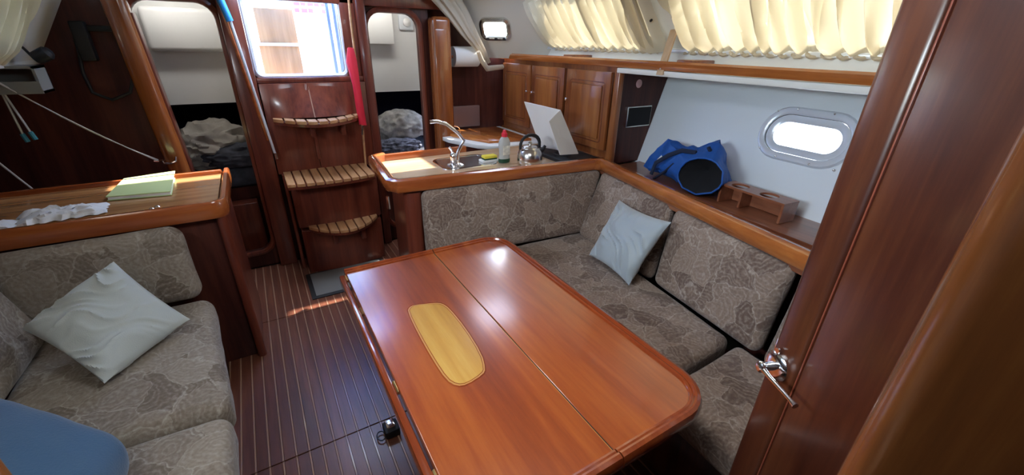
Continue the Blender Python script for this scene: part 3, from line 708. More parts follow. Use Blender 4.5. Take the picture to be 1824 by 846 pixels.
b = newbm(); box(b, 1.262, 1.415, 3.26, 3.39, 0, 1.785, .035, 4); obj('door_leaf', b, W_post, t)
b = newbm(); box(b, 1.27, 1.38, 3.253, 3.275, .1, 1.70, .01, 2); obj('recessed_panel', b, W_post, t)

# ================================================================ companionway ladder
t = thing('companionway_ladder', 'mahogany companionway ladder with three slatted teak treads', 'ladder', (.36, 3.2, 0))
for k, (xa, xb) in enumerate(((.05, .335), (.338, .735))):
    obj('back_panel', box(newbm(), xa, xb, 3.33, 3.35, .72, 1.335, .003), W_lad, t)
obj('panel_joint', box(newbm(), .325, .348, 3.322, 3.335, .80, 1.335, .003), W_lad, t)
def curved_front(bm, xa, xb, yb, yf, bow, z0, z1, n=10, bev=.0):
    pts = [(xa, yb)]
    for k in range(n + 1):
        s = k / n * 2 - 1; pts.append((xa + (xb - xa) * k / n, yf - bow * (1 - s * s)))
    pts.append((xb, yb)); return prism(bm, pts, z0, z1, bev, 1)
obj('riser', curved_front(newbm(), .10, .69, 3.33, 3.13, .03, .36, .70, bev=.004), W_lad, t)
obj('step_box', curved_front(newbm(), .11, .68, 3.33, 3.11, .05, .0, .345, bev=.006), W_lad, t)
def bowed(z0, z1, n=16, m_=8, ua=0, ub=1):
    b = newbm()
    def f(u, v):
        u = ua + (ub - ua) * u
        s_ = u * 2 - 1; return V((.075 + .605 * u, 3.335 - (.10 * (1 - v) ** 1.3) * (1 - s_ * s_), z0 + (z1 - z0) * v))
    gridmesh(b, n, m_, f); return b
def tread(z, xa, xb, ybk, yf, bow, n, th=.022, bb=0):
    wd = (xb - xa) / n
    for k in range(n):
        a = xa + k * wd + .005; c = xa + (k + 1) * wd - .005
        def fr(x): s = (x - xa) / (xb - xa) * 2 - 1; return yf - bow * (1 - s * s)
        sh = .0
        def bk(x): s = (x - xa) / (xb - xa) * 2 - 1; return ybk - bb * (1 - s * s)
        pts = [(a, bk(a)), (a, fr(a)), ((a + c) / 2, fr((a + c) / 2)), (c, fr(c)), (c, bk(c))]
        obj('tread_slat', prism(newbm(), pts, z - th, z, .002, 1), W_tread, t)
    def under(): 
        pts = [(xa + .004, ybk)] + [(xa + .004 + (xb - xa - .008) * k / 10, yf - bow * (1 - (k / 5 - 1) ** 2) + .006) for k in range(11)] + [(xb - .004, ybk)]
        return prism(newbm(), pts, z - th - .02, z - th + .006, .002, 1)
    obj('tread_frame', under(), W_lad, t)
tread(1.115, .085, .67, 3.40, 3.30, .24, 9, bb=.235)
obj('bowed_panel', bowed(1.116, 1.335, ub=.445), W_lad, t); obj('bowed_panel', bowed(1.116, 1.335, ua=.455), W_lad, t); obj('panel_joint', bowed(1.116, 1.333, 2, 8, .443, .457), M_holly, t)
tread(.735, .075, .655, 3.36, 2.99, .035, 10)
tread(.375, .155, .655, 3.16, 3.10, .19, 8)
for zz, yy in ((1.05, 3.2), (.30, 3.0)):
    b = newbm(); prism(b, [(.30, 3.33), (.30, yy), (.33, yy), (.33, 3.33)], zz - .06, zz + .02, .003); obj('tread_bracket', b, W_lad, t)
    b = newbm(); prism(b, [(.50, 3.33), (.50, yy), (.53, yy), (.53, 3.33)], zz - .06, zz + .02, .003); obj('tread_bracket', b, W_lad, t)
for xx in (.08, .69):
    b = newbm(); loft_box(b, (xx + .0, 3.24, 0), (xx, 3.31, .72), .012, .03, .008); obj('side_rail', b, W_lad, t)
# boat hook, flag on its staff
t = thing('boat_hook', 'long silver boat hook with blue end leaning left of the companionway', 'pole', (.058, 3.29, .85))
b = newbm(); tube(b, [at(492, 280, y=3.28), at(410, 36, y=3.28)], .0085, 10); obj('shaft', b, M_alu, t)
b = newbm(); tube(b, [at(410, 38, y=3.28), at(386, -14, y=3.28)], [.02, .022], 10); obj('end_grip', b, M_cblue, t)
b = newbm(); tube(b, [at(493, 283, y=3.28), at(490, 272, y=3.28)], .011, 10); obj('end_cap', b, M_steel, t)
t = thing('handrail', 'thin wooden handrail slanting beside the silver boat hook', 'rail', (.03, 3.28, .95))
b = newbm(); tube(b, [at(478, 250, y=3.31), at(400, 30, y=3.31), at(388, -10, y=3.31)], .011, 10); obj('rail', b, W_railx, t)
t = thing('flag', 'rolled red flag on a wooden staff right of the companionway', 'flag', (.655, 3.27, .69))
b = newbm(); tube(b, [at(652, 300, y=3.27), at(640, 160, y=3.27), at(624, 30, y=3.27), at(620, -12, y=3.27)], .008, 10); obj('staff', b, W_tread, t)
pts = [at(624, 86, y=3.26), at(626, 110, y=3.255), at(634, 150, y=3.25), at(641, 190, y=3.25), at(646, 222, y=3.255)]
b = newbm(); tube(b, pts, [.022, .034, .030, .027, .025], 14)
for v in b.verts: v.co += noise.noise_vector(V((v.co.x * 30, v.co.y * 30, v.co.z * 6))) * .012
obj('rolled_cloth', b, M_red, t)
b = newbm(); tube(b, [at(646, 224, y=3.25), at(645, 240, y=3.25)], .006, 8); obj('toggle', b, M_chrome, t)
# door mat
t = thing('door_mat', 'dark grey floor mat with black border at the foot of the ladder', 'mat', (.34, 2.9, 0))
obj('border', box(newbm(), .07, .64, 2.70, 3.08, .0012, .008, .003), M_black, t)
obj('carpet', box(newbm(), .10, .61, 2.73, 3.06, .006, .011, .002), M_mat, t)
# floor latch gadget
t = thing('floor_latch', 'small black latch box with chrome top and wire ring beside the table leaf', 'latch', (.235, 1.39, 0))
b = newbm(); box(b, .20, .265, 1.355, 1.425, .002, .045, .008); obj('body', b, M_black, t)
b = newbm(); box(b, .212, .25, 1.37, 1.42, .045, .06, .006); obj('catch', b, M_chrome, t)
b = newbm(); tube(b, [(.185 + .018 * math.cos(a_ * .5236), 1.385 + .026 * math.sin(a_ * .5236), .012) for a_ in range(12)], .003, 6, closed=True); obj('wire_ring', b, M_black, t)

# ================================================================ galley
GA, GB_, GC, GD = V((.605, 2.70, .93)), V((.545, 2.11, .93)), V((1.85, 1.97, .93)), V((sdir(-.2), -.2, .93))
t = thing('galley_counter', 'galley peninsula counter with wooden fiddle and worktop behind the aft settee', 'counter', (1.2, 2.4, 0))
obj('body', prism(newbm(), [(.66, 2.18), (1.84, 2.06), (1.98, 2.1), (1.98, 2.68), (.68, 2.68)], 0, .865, .004), W_lad, t)
obj('worktop', prism(newbm(), [(.57, 2.13), (1.84, 1.99), (2.0, 2.0), (2.0, 2.70), (.62, 2.70)], .865, .893), wood('worktop_wood', (.5, .3, .16), (.62, .42, .25), (.72, .54, .36), 'x', .22, .8, .08, 26, .05), t, smooth=False)
b = newbm(); tube(b, [(.655, 2.14, 0), (.655, 2.14, .86)], .055, 14); obj('corner_post', b, W_lad, t)
gp = [(-.02, -.055), (.026, -.055), (.034, -.045), (.036, -.01), (.030, .008), (.014, .016), (-.008, .016), (-.018, .008)]
b = newbm(); sweep(b, [V((.66, 2.72, .93)), V((.59, 2.68, .93)), V((.548, 2.15, .93)), V((.575, 2.105, .93)), V((1.82, 1.975, .93)), V((1.885, 1.955, .93))], gp); obj('front_fiddle', b, W_railx, t)
obj('back_fiddle', box(newbm(), .66, 1.25, 2.70, 2.73, .88, .935, .006), W_railx, t)
b = newbm(); tube(b, [at(690, 350, y=2.1), at(693, 372, y=2.1)], .009, 8); obj('hook', b, M_chrome, t)
# sink + cutting board look
b = newbm(); ring(b, 1.12, 2.45, .34, .26, .05, [(0, 0), (0, -.004), (.018, -.004), (.02, 0)], lambda a, b_, d: V((a, b_, .893 - d))); obj('sink_rim', b, M_chrome, t)
b = newbm(); prism(b, rrect(1.12, 2.45, .34, .26, .05), .8935, .895); obj('sink_bowl', b, M_steel, t, smooth=False)
# starboard rail and shelf
b = newbm(); sweep(b, [V((1.80, 1.985, .93)), V((1.87, 1.94, .93)), GD], gp)
obj('settee_rail', b, W_rail, label='varnished wooden rail along the top of the starboard settee back', cat='rail')
b = newbm(); prism(b, [(sdir(-.2) - .0, -.2), (2.10, -.2), (2.28, 1.99), (1.86, 1.98)], .845, .872, .003);
b2_ = newbm(); prism(b2_, [(sdir(-.2) + .075, -.2), (sdir(-.2) + .09, -.2), (1.955, 1.96), (1.94, 1.96)], .35, .84); struct('settee_backboard', b2_, W_bulk)  # last prism is the upright backboard between starboard cushions and shelf
obj('side_shelf', b, W_rack, label='wooden shelf along the hull behind the settee rail', cat='shelf')
b = newbm(); sweep(b, [V((1.90, 1.30, .872)), V((1.84, .75, .872)), V((1.80, .3, .872))], [(-.008, 0), (.008, 0), (.008, .016), (-.008, .016)]); obj('shelf_lip', b, W_rack, label='low wooden strip on the shelf in front of the cup rack', cat='strip')
# outboard galley run (beyond)
t = thing('galley_sideboard', 'outboard galley counter running aft below the wall cabinets', 'counter', (1.7, 3.1, 0))
cv = [(1.975, 2.73), (1.62, 2.73), (1.50, 2.78), (1.42, 2.86), (1.36, 3.0), (1.30, 3.15), (1.29, 3.26), (1.42, 3.41), (1.42, 3.495), (1.975, 3.495)]
obj('body', prism(newbm(), [((p[0] + .02) if p[0] < 1.9 else p[0], p[1]) for p in cv], 0, .865), W_bulk, t)
obj('counter_top', prism(newbm(), cv, .865, .895, .003), M_white, t)
obj('wooden_lid', prism(newbm(), [(1.52, 2.86), (1.88, 2.80), (1.88, 3.40), (1.36, 3.40), (1.36, 3.2)], .895, .915, .004), W_rail, t)
b = newbm(); tube(b, [V((1.43 + .08 * math.cos(math.pi * k / 8), 3.39, .92 + .035 * math.sin(math.pi * k / 8))) for k in range(9)], .005, 8); obj('handle', b, M_chrome, t)
obj('backsplash', box(newbm(), 1.42, 1.75, 3.47, 3.497, .92, 1.10, .004), plain('translucent_rack', (.2, .12, .11), .3), t)
# wall cabinet
t = thing('wall_cabinet', 'mahogany wall cabinet with three raised-panel doors above the galley', 'cabinet', (2.2, 2.7, .88))
b = newbm(); prism(b, [(2.0, 2.03), (2.27, 2.03), (2.45, 3.5), (2.0, 3.5)], .87, .90)
prism(b, [(2.015, 2.05), (2.25, 2.05), (2.42, 3.49), (2.015, 3.49)], .90, 1.488); obj('body', b, W_cab, t, smooth=False)
b = newbm()
for v_ in range(1): pass
ep = [hull((1.215), 0, -.002), hull(1.215, .60, -.002)]
s = newbm(); q = [(2.0, .873), (ep[0].x, .873), (ep[1].x, 1.454), (2.0, 1.454)]
fa = [s.verts.new((x_, 2.012, z_)) for x_, z_ in q]; fb = [s.verts.new((x_, 2.032, z_)) for x_, z_ in q]
s.faces.new(fa); s.faces.new(list(reversed(fb)))
for k in range(4): s.faces.new((fa[k], fb[k], fb[(k + 1) % 4], fa[(k + 1) % 4]))
bmesh.ops.recalc_face_normals(s, faces=s.faces); obj('end_panel', s, W_bulk, t, smooth=False)
b = newbm(); box(b, 1.982, 2.03, 2.0, 2.05, .873, 1.488, .012, 3); obj('corner_post', b, W_cab, t)
for (ya, yb, kn) in ((2.075, 2.53, 'far'), (2.56, 2.99, 'near'), (3.01, 3.46, 'near')):
    d = obj('door', box(newbm(), 1.983, 2.006, ya, yb, .955, 1.455, .004), W_cab, t)
    obj('panel_recess', ring(newbm(), 0, 0, (yb - ya) - .11, .37, .008, [(.012, 0), (.006, -.001), (0, .006), (-.006, -.001), (-.006, .008), (.012, .008)], (lambda a, b_, dd, yc=(ya + yb) / 2: V((1.983 + dd, yc + a, 1.195 + b_))), 2), W_lad, d)
    obj('raised_panel', box(newbm(), 1.974, 1.984, ya + .067, yb - .067, 1.022, 1.368, .008), W_cab, d)
    ky = yb - .028 if kn == 'far' else (yb - .03 if ya > 3 else yb - .03)
    if ya > 3: ky = ya + .03
    b = newbm(); lathe(b, [(.004, 0), (.004, .012), (.010, .016), (.010, .022), (.004, .026)], 12, Matrix.Translation((1.984, ky, 1.25)) @ Matrix.Rotation(-math.pi / 2, 4, 'Y')); obj('knob', b, M_chrome, d)
b = newbm(); pa, pb_ = at(1117, 190, y=2.01), at(1163, 222, y=2.01)
vx0, vx1, vz0, vz1 = pa.x, pb_.x - .05, pb_.z + .0, pa.z
t2 = thing('radio_panel', 'black radio panel with silver rim set in the cabinet end', 'radio', (vx0, 2.01, vz0))
box(b, vx0, vx1, 1.998, 2.012, vz0, vz1, .004); obj('rim', b, M_steel, t2)
M_rad = plain('radio_black', (.004, .004, .005), .8)
b = newbm(); box(b, vx0 + .008, vx1 - .008, 1.993, 2.002, vz0 + .008, vz1 - .008, .003); obj('face', b, M_rad, t2)
b = newbm(); p = at(1138, 149, y=2.011); lathe(b, [(.026, 0), (.026, .003), (.022, .004)], 24, Matrix.Translation(p) @ Matrix.Rotation(math.pi / 2, 4, 'X')); obj('round_sticker', b, M_pink, label='round pink sticker near the top of the cabinet end panel', cat='sticker')

# items on the galley counter
ZW = .895
t = thing('tap', 'chrome swan-neck galley tap with lever on the peninsula', 'tap', (1.02, 2.36, ZW))
bx = at(812, 293, z=ZW)
b = newbm(); lathe(b, [(.055, 0), (.055, .006), (.03, .014), (.022, .02), (.018, .03)], 20, Matrix.Translation(bx)); obj('base', b, M_chrome, t)
gy = bx.y
pts = [bx + V((.012, 0, .02)), bx + V((.016, 0, .08)), at(826, 250, y=gy), at(815, 236, y=gy), at(795, 221, y=gy), at(778, 216, y=gy), at(765, 217, y=gy)]
b = newbm(); tube(b, pts, [.013, .012, .0115, .011, .011, .011, .012], 12); obj('spout', b, M_chrome, t)
b = newbm(); lathe(b, [(.02, 0), (.022, .03), (.02, .05), (.012, .058)], 16, Matrix.Translation(bx + V((-.015, 0, .02)))); obj('valve_body', b, M_chrome, t)
b = newbm(); tube(b, [bx + V((-.015, 0, .07)), bx + V((-.028, 0, .10)), bx + V((-.04, 0, .115))], [.008, .006, .007], 8); obj('lever', b, M_chrome, t)
t = thing('sponge', 'yellow and green sponge in a white dish beside the tap', 'sponge', at(875, 285, z=ZW))
p = at(872, 287, z=ZW); b = newbm(); box(b, p.x - .065, p.x + .055, p.y - .035, p.y + .035, ZW, ZW + .016, .005); obj('dish', b, M_white, t)
b = newbm(); box(b, p.x - .05, p.x + .045, p.y - .028, p.y + .028, ZW + .014, ZW + .024, .004); obj('scouring_pad', b, M_gpad, t)
b = newbm(); box(b, p.x - .05, p.x + .045, p.y - .028, p.y + .028, ZW + .024, ZW + .042, .006); obj('foam', b, M_yel, t)
t = thing('detergent_bottle', 'clear white detergent bottle with red cap beside the kettle', 'bottle', at(898, 288, z=ZW))
p = at(898, 289, z=ZW); Mt = Matrix.Translation(p)
mb_, n_, pr_, o_ = mat('cloudy_plastic'); S(pr_, Roughness=.25, Specular_IOR_Level=.5); pr_.inputs['Base Color'].default_value = (.68, .7, .68, 1); S(pr_, Transmission_Weight=.35)
b = newbm(); lathe(b, [(.036, 0), (.040, .006), (.040, .03), (.036, .06), (.040, .11), (.040, .135), (.032, .155), (.018, .17)], 20, Mt @ Matrix.Diagonal((1, .7, 1, 1))); obj('body', b, mb_, t)
b = newbm(); lathe(b, [(.0385, .002), (.0415, .008), (.0415, .024), (.039, .03)], 20, Mt @ Matrix.Diagonal((1, .7, 1, 1))); obj('green_base', b, M_gpad, t)
b = newbm(); lathe(b, [(.019, .168), (.019, .19), (.013, .195), (.010, .21)], 16, Mt); obj('cap', b, M_red, t)
s = newbm(); box(s, -.026, .026, -.0305, -.0285, .055, .115, .001); add = newbm(); add_into(add, s, Mt); obj('label_patch', add, plain('pale_label', (.72, .7, .6), .5, var=.3, vscale=40), t)
t = thing('kettle', 'brushed steel kettle with black arched handle', 'kettle', at(943, 290, z=ZW))
p = at(943, 291, z=ZW); Mt = Matrix.Translation(p)
b = newbm(); lathe(b, [(.075, 0), (.082, .008), (.084, .03), (.080, .065), (.070, .09), (.056, .102), (.05, .106)], 32, Mt); obj('body', b, M_steel, t)
b = newbm(); lathe(b, [(.05, .106), (.046, .112), (.02, .118), (.008, .12), (.010, .13), (.014, .136), (.008, .142)], 24, Mt); obj('lid', b, M_steel, t)
b = newbm(); tube(b, [p + V((-.075 * math.cos(math.pi * k / 12) , 0, .10 + .085 * math.sin(math.pi * k / 12) ** .7)) for k in range(13)], [.008, .010, .010, .010, .010, .010, .011, .011, .012, .012, .012, .011, .009], 10); obj('handle', b, M_black, t)
b = newbm(); tube(b, [p + V((.07, .0, .06)), p + V((.105, .0, .085)), p + V((.12, .0, .105))], [.017, .012, .010], 10); obj('spout', b, M_black, t)
# stove with raised white lid
t = thing('cooker', 'dark gimballed cooker with its white lid raised, beside the kettle', 'cooker', (1.83, 2.3, .87))
b = newbm(); prism(b, [(1.66, 2.11), (1.95, 2.06), (1.97, 2.58), (1.66, 2.60)], .893, .915, .004); obj('hob', b, M_black, t)
for (xx, yy) in ((1.75, 2.22), (1.86, 2.42)):
    b = newbm(); tube(b, [(xx + .06 * math.cos(a_ * .524), yy + .06 * math.sin(a_ * .524), .93) for a_ in range(12)], .004, 6, closed=True)
    for a_ in range(4): tube(b, [(xx + .06 * math.cos(a_ * 1.57), yy + .06 * math.sin(a_ * 1.57), .93), (xx + .06 * math.cos(a_ * 1.57), yy + .06 * math.sin(a_ * 1.57), .912)], .003, 5)
    obj('pan_support', b, M_black, t)
LA, LB, LC, LD = at(986, 280, y=2.20), at(1030, 274, y=2.20), at(1000, 194, y=2.30), at(933, 181, y=2.42)
LB = V((LB.x, 2.12, .91)); LA = V((1.60, 2.52, .905))
LA = at(962, 262, y=2.42); LB = at(1030, 274, y=2.12); LC = at(998, 196, y=2.18); LD = at(933, 181, y=2.50)
b = newbm(); cN = (LB - LA).cross(LD - LA).normalized()
if cN.x > 0: cN = -cN
def slab(bm, q, nrm, th):
    a = [bm.verts.new(p) for p in q]; c = [bm.verts.new(p + nrm * th) for p in q]
    bm.faces.new(a); bm.faces.new(list(reversed(c)))
    for k in range(4): bm.faces.new((a[k], c[k], c[(k + 1) % 4], a[(k + 1) % 4]))
    bmesh.ops.recalc_face_normals(bm, faces=bm.faces); return bm
slab(b, [LA, LB, LC, LD], -cN, .006)
bmesh.ops.bevel(b, geom=list(b.edges), offset=.002, segments=1, affect='EDGES')
lid = obj('raised_lid', b, M_white, t)
b = newbm(); LB2 = LB + cN * .0 + V((-.0, 0, 0)); E1 = at(985, 270, y=2.06); E2 = at(976, 212, y=2.12)
slab(b, [LB, at(998, 276, y=2.05), at(978, 216, y=2.12), LC], V((0, 1, 0)), .006); obj('lid_side', b, M_white, t)
# paper roll
t = thing('paper_towel_roll', 'white paper roll on the aft bulkhead above the galley', 'paper roll', (1.6, 3.42, 1.5))
ra, rb = at(806, 101, y=3.42), at(849, 101, y=3.42)
b = newbm(); tube(b, [ra, rb], .078, 28); obj('roll', b, M_paper, t)
b = newbm(); tube(b, [ra + V((-.012, 0, 0)), rb + V((.012, 0, 0))], .012, 10); obj('holder', b, W_cab, t)
# ================================================================ upper rail, ledge, supports, curtains (starboard)
b = newbm(); sweep(b, [V((1.985, 3.55, 1.512)), V((1.985, -.4, 1.512))], [(-.014, -.024), (.014, -.024), (.022, -.01), (.022, .012), (.012, .022), (-.012, .022)])
obj('grab_rail', b, W_rail, label='long varnished wooden rail under the starboard curtained windows', cat='rail')
for (y_, nm, lb) in ((2.56, 'rail_bracket', 'wooden bracket behind the rail under the far curtain'), (1.56, 'rail_bracket', 'wooden bracket behind the rail under the near curtain')):
    b = newbm(); box(b, 2.0, 2.19, y_ - .05, y_ + .05, 1.486, 1.545, .006); obj(nm, b, W_rack, label=lb, cat='bracket')
b = newbm(); box(b, 2.165, 2.185, -.4, 3.1, 1.575, 1.595, .004); obj('curtain_track', b, M_alu, label='pale curtain track below the starboard curtains', cat='track')
P1_, P2_ = at(1203, 52, x=2.08), at(1177, 132, x=1.97)
t = thing('wooden_strut', 'pale wooden strut crossing the rail between the two curtains', 'strut', P2_)
b = newbm(); dd = (P1_ - P2_); s_ = V((0, 1, 0)); slab(b, [P2_ - s_ * .022, P2_ + s_ * .022, P1_ + s_ * .022, P1_ - s_ * .022], V((-1, 0, -.3)).normalized(), .014); obj('slat', b, W_strut, t)
b = newbm(); lathe(b, [(.006, 0), (.006, .004), (.003, .005)], 10, Matrix.Translation(P2_.lerp(P1_, .12) + V((-.014, 0, 0))) @ Matrix.Rotation(-math.pi / 2, 4, 'Y')); obj('screw', b, M_steel, t)
def curtain(mp, a0, a1, b0, b1, npl, seed, amp=.022, skew=0.0, flat=None, dsign=-1, nu=None, lean=.0):
    b = newbm(); nu = nu or int(npl * 12); nv = 16
    rnd = random.Random(seed); ph = [rnd.uniform(-.35, .35) for _ in range(npl + 2)]; am = [rnd.uniform(.55, 1.25) for _ in range(npl + 2)]
    def f(u, v):
        x = u * npl; k = int(min(x, npl - 1e-6)); fr_ = x - k
        A_ = am[k] * (1 - fr_) + am[k + 1] * fr_
        w_ = math.sin(2 * math.pi * (x + .6 * (ph[k] * (1 - fr_) + ph[k + 1] * fr_) + .25 * math.sin(v * 2.5 + k)))
        s_ = math.copysign(abs(w_) ** .8, w_)
        fl_ = 1.0
        if flat is not None: fl_ = max(.12, min(1, (flat - u) * 12)) if u > flat - .08 else 1
        gather = .35 + .65 * min(1, v * 5)
        belly = .035 * math.sin(math.pi * min(1, v * 1.0)) ** 1
        d = dsign * (.028 + belly * .5 + amp * A_ * s_ * fl_ * gather)
        aa = a0 + (a1 - a0) * u + lean * v + .012 * math.cos(2 * math.pi * x) * fl_ * gather
        return mp(aa, b0 + (b1 - b0) * v, d)
    gridmesh(b, nu, nv, f); return b
def hem(mp, a0, a1, npl, seed, b_=.0):
    b = newbm(); rnd = random.Random(seed); N = npl * 8; pts = []
    for k in range(N + 1):
        u = k / N; pts.append(mp(a0 + (a1 - a0) * u, b_ + .006 * math.sin(u * npl * 6.28 + rnd.uniform(-.6, .6)), -.03 - .012 * math.sin(u * npl * 6.28 + 1)))
    tube(b, pts, .009, 6); return b
t = thing('curtain', 'far cream pleated curtain over the starboard window above the wall cabinet', 'curtain', roof(2.4, 0, -.03), group='starboard window curtains')
obj('cloth', curtain(roof, 1.86, 2.95, .01, .43, 14, 3, amp=.042), M_cur, t); obj('hem', hem(roof, 1.88, 2.93, 17, 1), M_cur2, t)
b = newbm(); gridmesh(b, 10, 10, lambda u, v: roof(1.80 + .22 * u, .015 + .42 * v, -.034 - .03 * math.sin(u * 3.1) * (1 - .5 * v))); obj('flat_panel', b, M_cur, t)
b = newbm(); lathe(b, [(.009, 0), (.009, .005), (.003, .007)], 10, Matrix.Translation(at(1160, 37, x=2.0)) @ Matrix.Rotation(-math.pi / 2 + .6, 4, 'Y')); obj('button', b, M_black, t)
t = thing('curtain', 'near cream pleated curtain over the starboard window above the portlight', 'curtain', roof(1, 0, -.03), group='starboard window curtains')
obj('cloth', curtain(roof, .2, 1.70, .01, .43, 18, 11, amp=.044), M_cur, t); obj('hem', hem(roof, .22, 1.70, 24, 5), M_cur2, t)
t = thing('curtain', 'cream curtain at the top left corner of the picture over the port window', 'curtain', proof(2.6, 0, -.03))
obj('cloth', curtain(proof, 1.8, 2.86, .02, .5, 13, 19, amp=.045, lean=-.12), M_cur, t)
# gathered beige curtain hanging by the aft bulkhead
t = thing('tied_curtain', 'gathered beige curtain tied back diagonally above the paper roll', 'curtain', at(855, 95, y=3.3))
b = newbm()
pa = [at(786, -14, y=3.3), at(812, 20, y=3.3), at(836, 60, y=3.3), at(858, 92, y=3.32), at(868, 112, y=3.36)]
rad = [.10, .085, .06, .035, .028]
def gc(u, v):
    k = v * 4; i = min(3, int(k)); f_ = k - i; c_ = pa[i].lerp(pa[i + 1], f_); r0 = rad[i] * (1 - f_) + rad[i + 1] * f_
    a_ = u * 2 * math.pi; r1 = r0 * (1 + .22 * math.sin(a_ * 9 + v * 2) )
    return c_ + V((math.cos(a_) * r1, math.sin(a_) * r1 * .5, math.sin(a_ + .8) * r1 * .25))
gridmesh(b, 90, 14, gc); obj('cloth', b, M_cur2, t)
b = newbm(); tube(b, [at(852, 92, y=3.26), at(858, 108, y=3.28), at(868, 122, y=3.3), at(895, 119, y=3.34)], [.015, .02, .024, .02], 10); obj('tie_back', b, M_cur2, t)

# bag on the shelf
t = thing('blue_bag', 'royal blue canvas bag with dark open mouth on the side shelf', 'bag', (2.1, 1.55, .872))
OL = [(1146, 296), (1152, 286), (1168, 268), (1190, 247), (1204, 252), (1222, 261), (1243, 263), (1262, 255), (1283, 249), (1287, 272), (1291, 300), (1293, 330), (1290, 345), (1270, 352), (1240, 352), (1205, 345), (1175, 325), (1155, 305)]
BO = []
for px, py in OL:
    p = at(px, py, x=2.12 + .0003 * (px - 1146)); p.z = max(p.z, .878); BO.append(p)
BM = [at(1249 + 41 * math.cos(-math.atan2(py - 312, px - 1249) * -1), 314 + 33 * math.sin(math.atan2(py - 312, px - 1249)), x=1.96) for px, py in OL]
for p in BM: p.z = max(p.z, .882)
cM = sum(BM, V()) / len(BM)
def bagf(u, v):
    n_ = len(BO); x = (u * n_) % n_; i_ = int(x); f_ = x - i_
    o_ = BO[i_ % n_].lerp(BO[(i_ + 1) % n_], f_); q_ = BM[i_ % n_].lerp(BM[(i_ + 1) % n_], f_)
    p = o_.lerp(q_, v) + (o_ - cM).normalized() * .035 * math.sin(math.pi * v) * (1 if o_.z > .9 else 0)
    p += noise.noise_vector(p * 16) * .026 * math.sin(math.pi * min(1, v + .15)) + noise.noise_vector(p * 38) * .010 * math.sin(math.pi * v)
    p.z = max(p.z, .877); return p
b = newbm(); gridmesh(b, 90, 22, bagf)
cb_ = sum(BO, V()) / len(BO); vs = [b.verts.new(p) for p in BO]; b.faces.new(vs)
bmesh.ops.recalc_face_normals(b, faces=b.faces); obj('body', b, M_bag, t)
def mouth(u, v):
    n_ = len(BM); x = (u * n_) % n_; i_ = int(x); f_ = x - i_
    q_ = BM[i_ % n_].lerp(BM[(i_ + 1) % n_], f_); return q_.lerp(cM + V((.10, 0, 0)), v ** .8) + V((.004, 0, 0))
b = newbm(); gridmesh(b, 60, 8, mouth); obj('mouth_lining', b, plain('black_lining', (.004, .004, .006), .95), t)
b = newbm(); tube(b, [q + V((-.003, 0, 0)) for q in BM], .005, 8, closed=True); obj('rim', b, M_bag, t)
for k, pl_ in enumerate(([(1160, 310), (1168, 290), (1190, 277), (1215, 268), (1240, 272)], [(1165, 318), (1185, 305), (1200, 292), (1222, 282), (1245, 280)], [(1262, 262), (1272, 285), (1284, 310), (1289, 330)])):
    b = newbm(); tube(b, [at(px, py, x=2.02 + .03 * (k == 2) - .01 * k) for px, py in pl_], .008, 8, sx=1.6); obj('strap', b, M_navy, t)
b = newbm(); q4 = [at(1171, 284, x=2.06), at(1205, 276, x=2.04), at(1198, 272, x=2.07), at(1182, 274, x=2.08)]
slab(b, q4, V((-1, 0, .2)).normalized(), .004); obj('white_patch', b, M_white, t)
# cup rack
t = thing('cup_rack', 'open wooden cup rack with two round holes on the side shelf', 'rack', (2.04, 1.05, .872))
ca = V((.087, 1, 0)).normalized(); cb = V((1, -.087, 0))
def rk(a, b_, z): return V((2.03, 1.02, 0)) + ca * a + cb * b_ + V((0, 0, z))
def rbox(nm, a0, a1, b0, b1, z0, z1, par=None, mt_=None):
    b = newbm(); box(b, a0, a1, b0, b1, z0, z1, .002, 1)
    for v in b.verts: v.co = rk(v.co.x, v.co.y, v.co.z)
    bmesh.ops.recalc_face_normals(b, faces=b.faces); return obj(nm, b, mt_ or W_rack, par or t)
b = newbm()
def m1(a, b_, d): return rk(a, b_, .972 - d)
plate_hole(b, (0, .17, -.055, .055), rrect(.095, 0, .084, .084, .041), .010, m1); obj('top', b, W_rack, t, smooth=False)
b = newbm(); plate_hole(b, (-.17, 0, -.055, .055), rrect(-.06, 0, .084, .084, .041), .010, m1); obj('top', b, W_rack, t, smooth=False)
rbox('end', -.17, -.158, -.055, .055, .873, .963); rbox('end', .158, .17, -.055, .055, .873, .963); rbox('divider', .05, .062, -.04, .05, .873, .963)
rbox('back', -.158, .158, .045, .055, .873, .95)

# ================================================================ open door (right) and near post
u = V((-.42, -.91, 0)).normalized(); nrm = V((-.91, .42, 0)).normalized(); P0 = V((.835, .302, 0))
def dr(s, d, z): return P0 + u * s - nrm * d + V((0, 0, z))
t = thing('door_3', 'dark', 'door', (.75, .1, 0)); del t['category']; del t['label']; t['kind'] = 'structure'
def dbox(nm, s0, s1, d0, d1, z0, z1, bev, mt_, seg=3):
    b = newbm(); box(b, s0, s1, d0, d1, z0, z1, bev, seg)
    for v in b.verts: v.co = dr(v.co.x, v.co.y, v.co.z)
    bmesh.ops.recalc_face_normals(b, faces=b.faces); return obj(nm, b, mt_, t)
dbox('stile', 0, .075, .0, .035, .08, 1.93, .012, W_door, 4)
dbox('panel', .076, .52, .004, .030, .08, 1.93, .004, W_door)
dbox('moulding', .0738, .0772, .0018, .02, .1, 1.92, .001, W_lad)
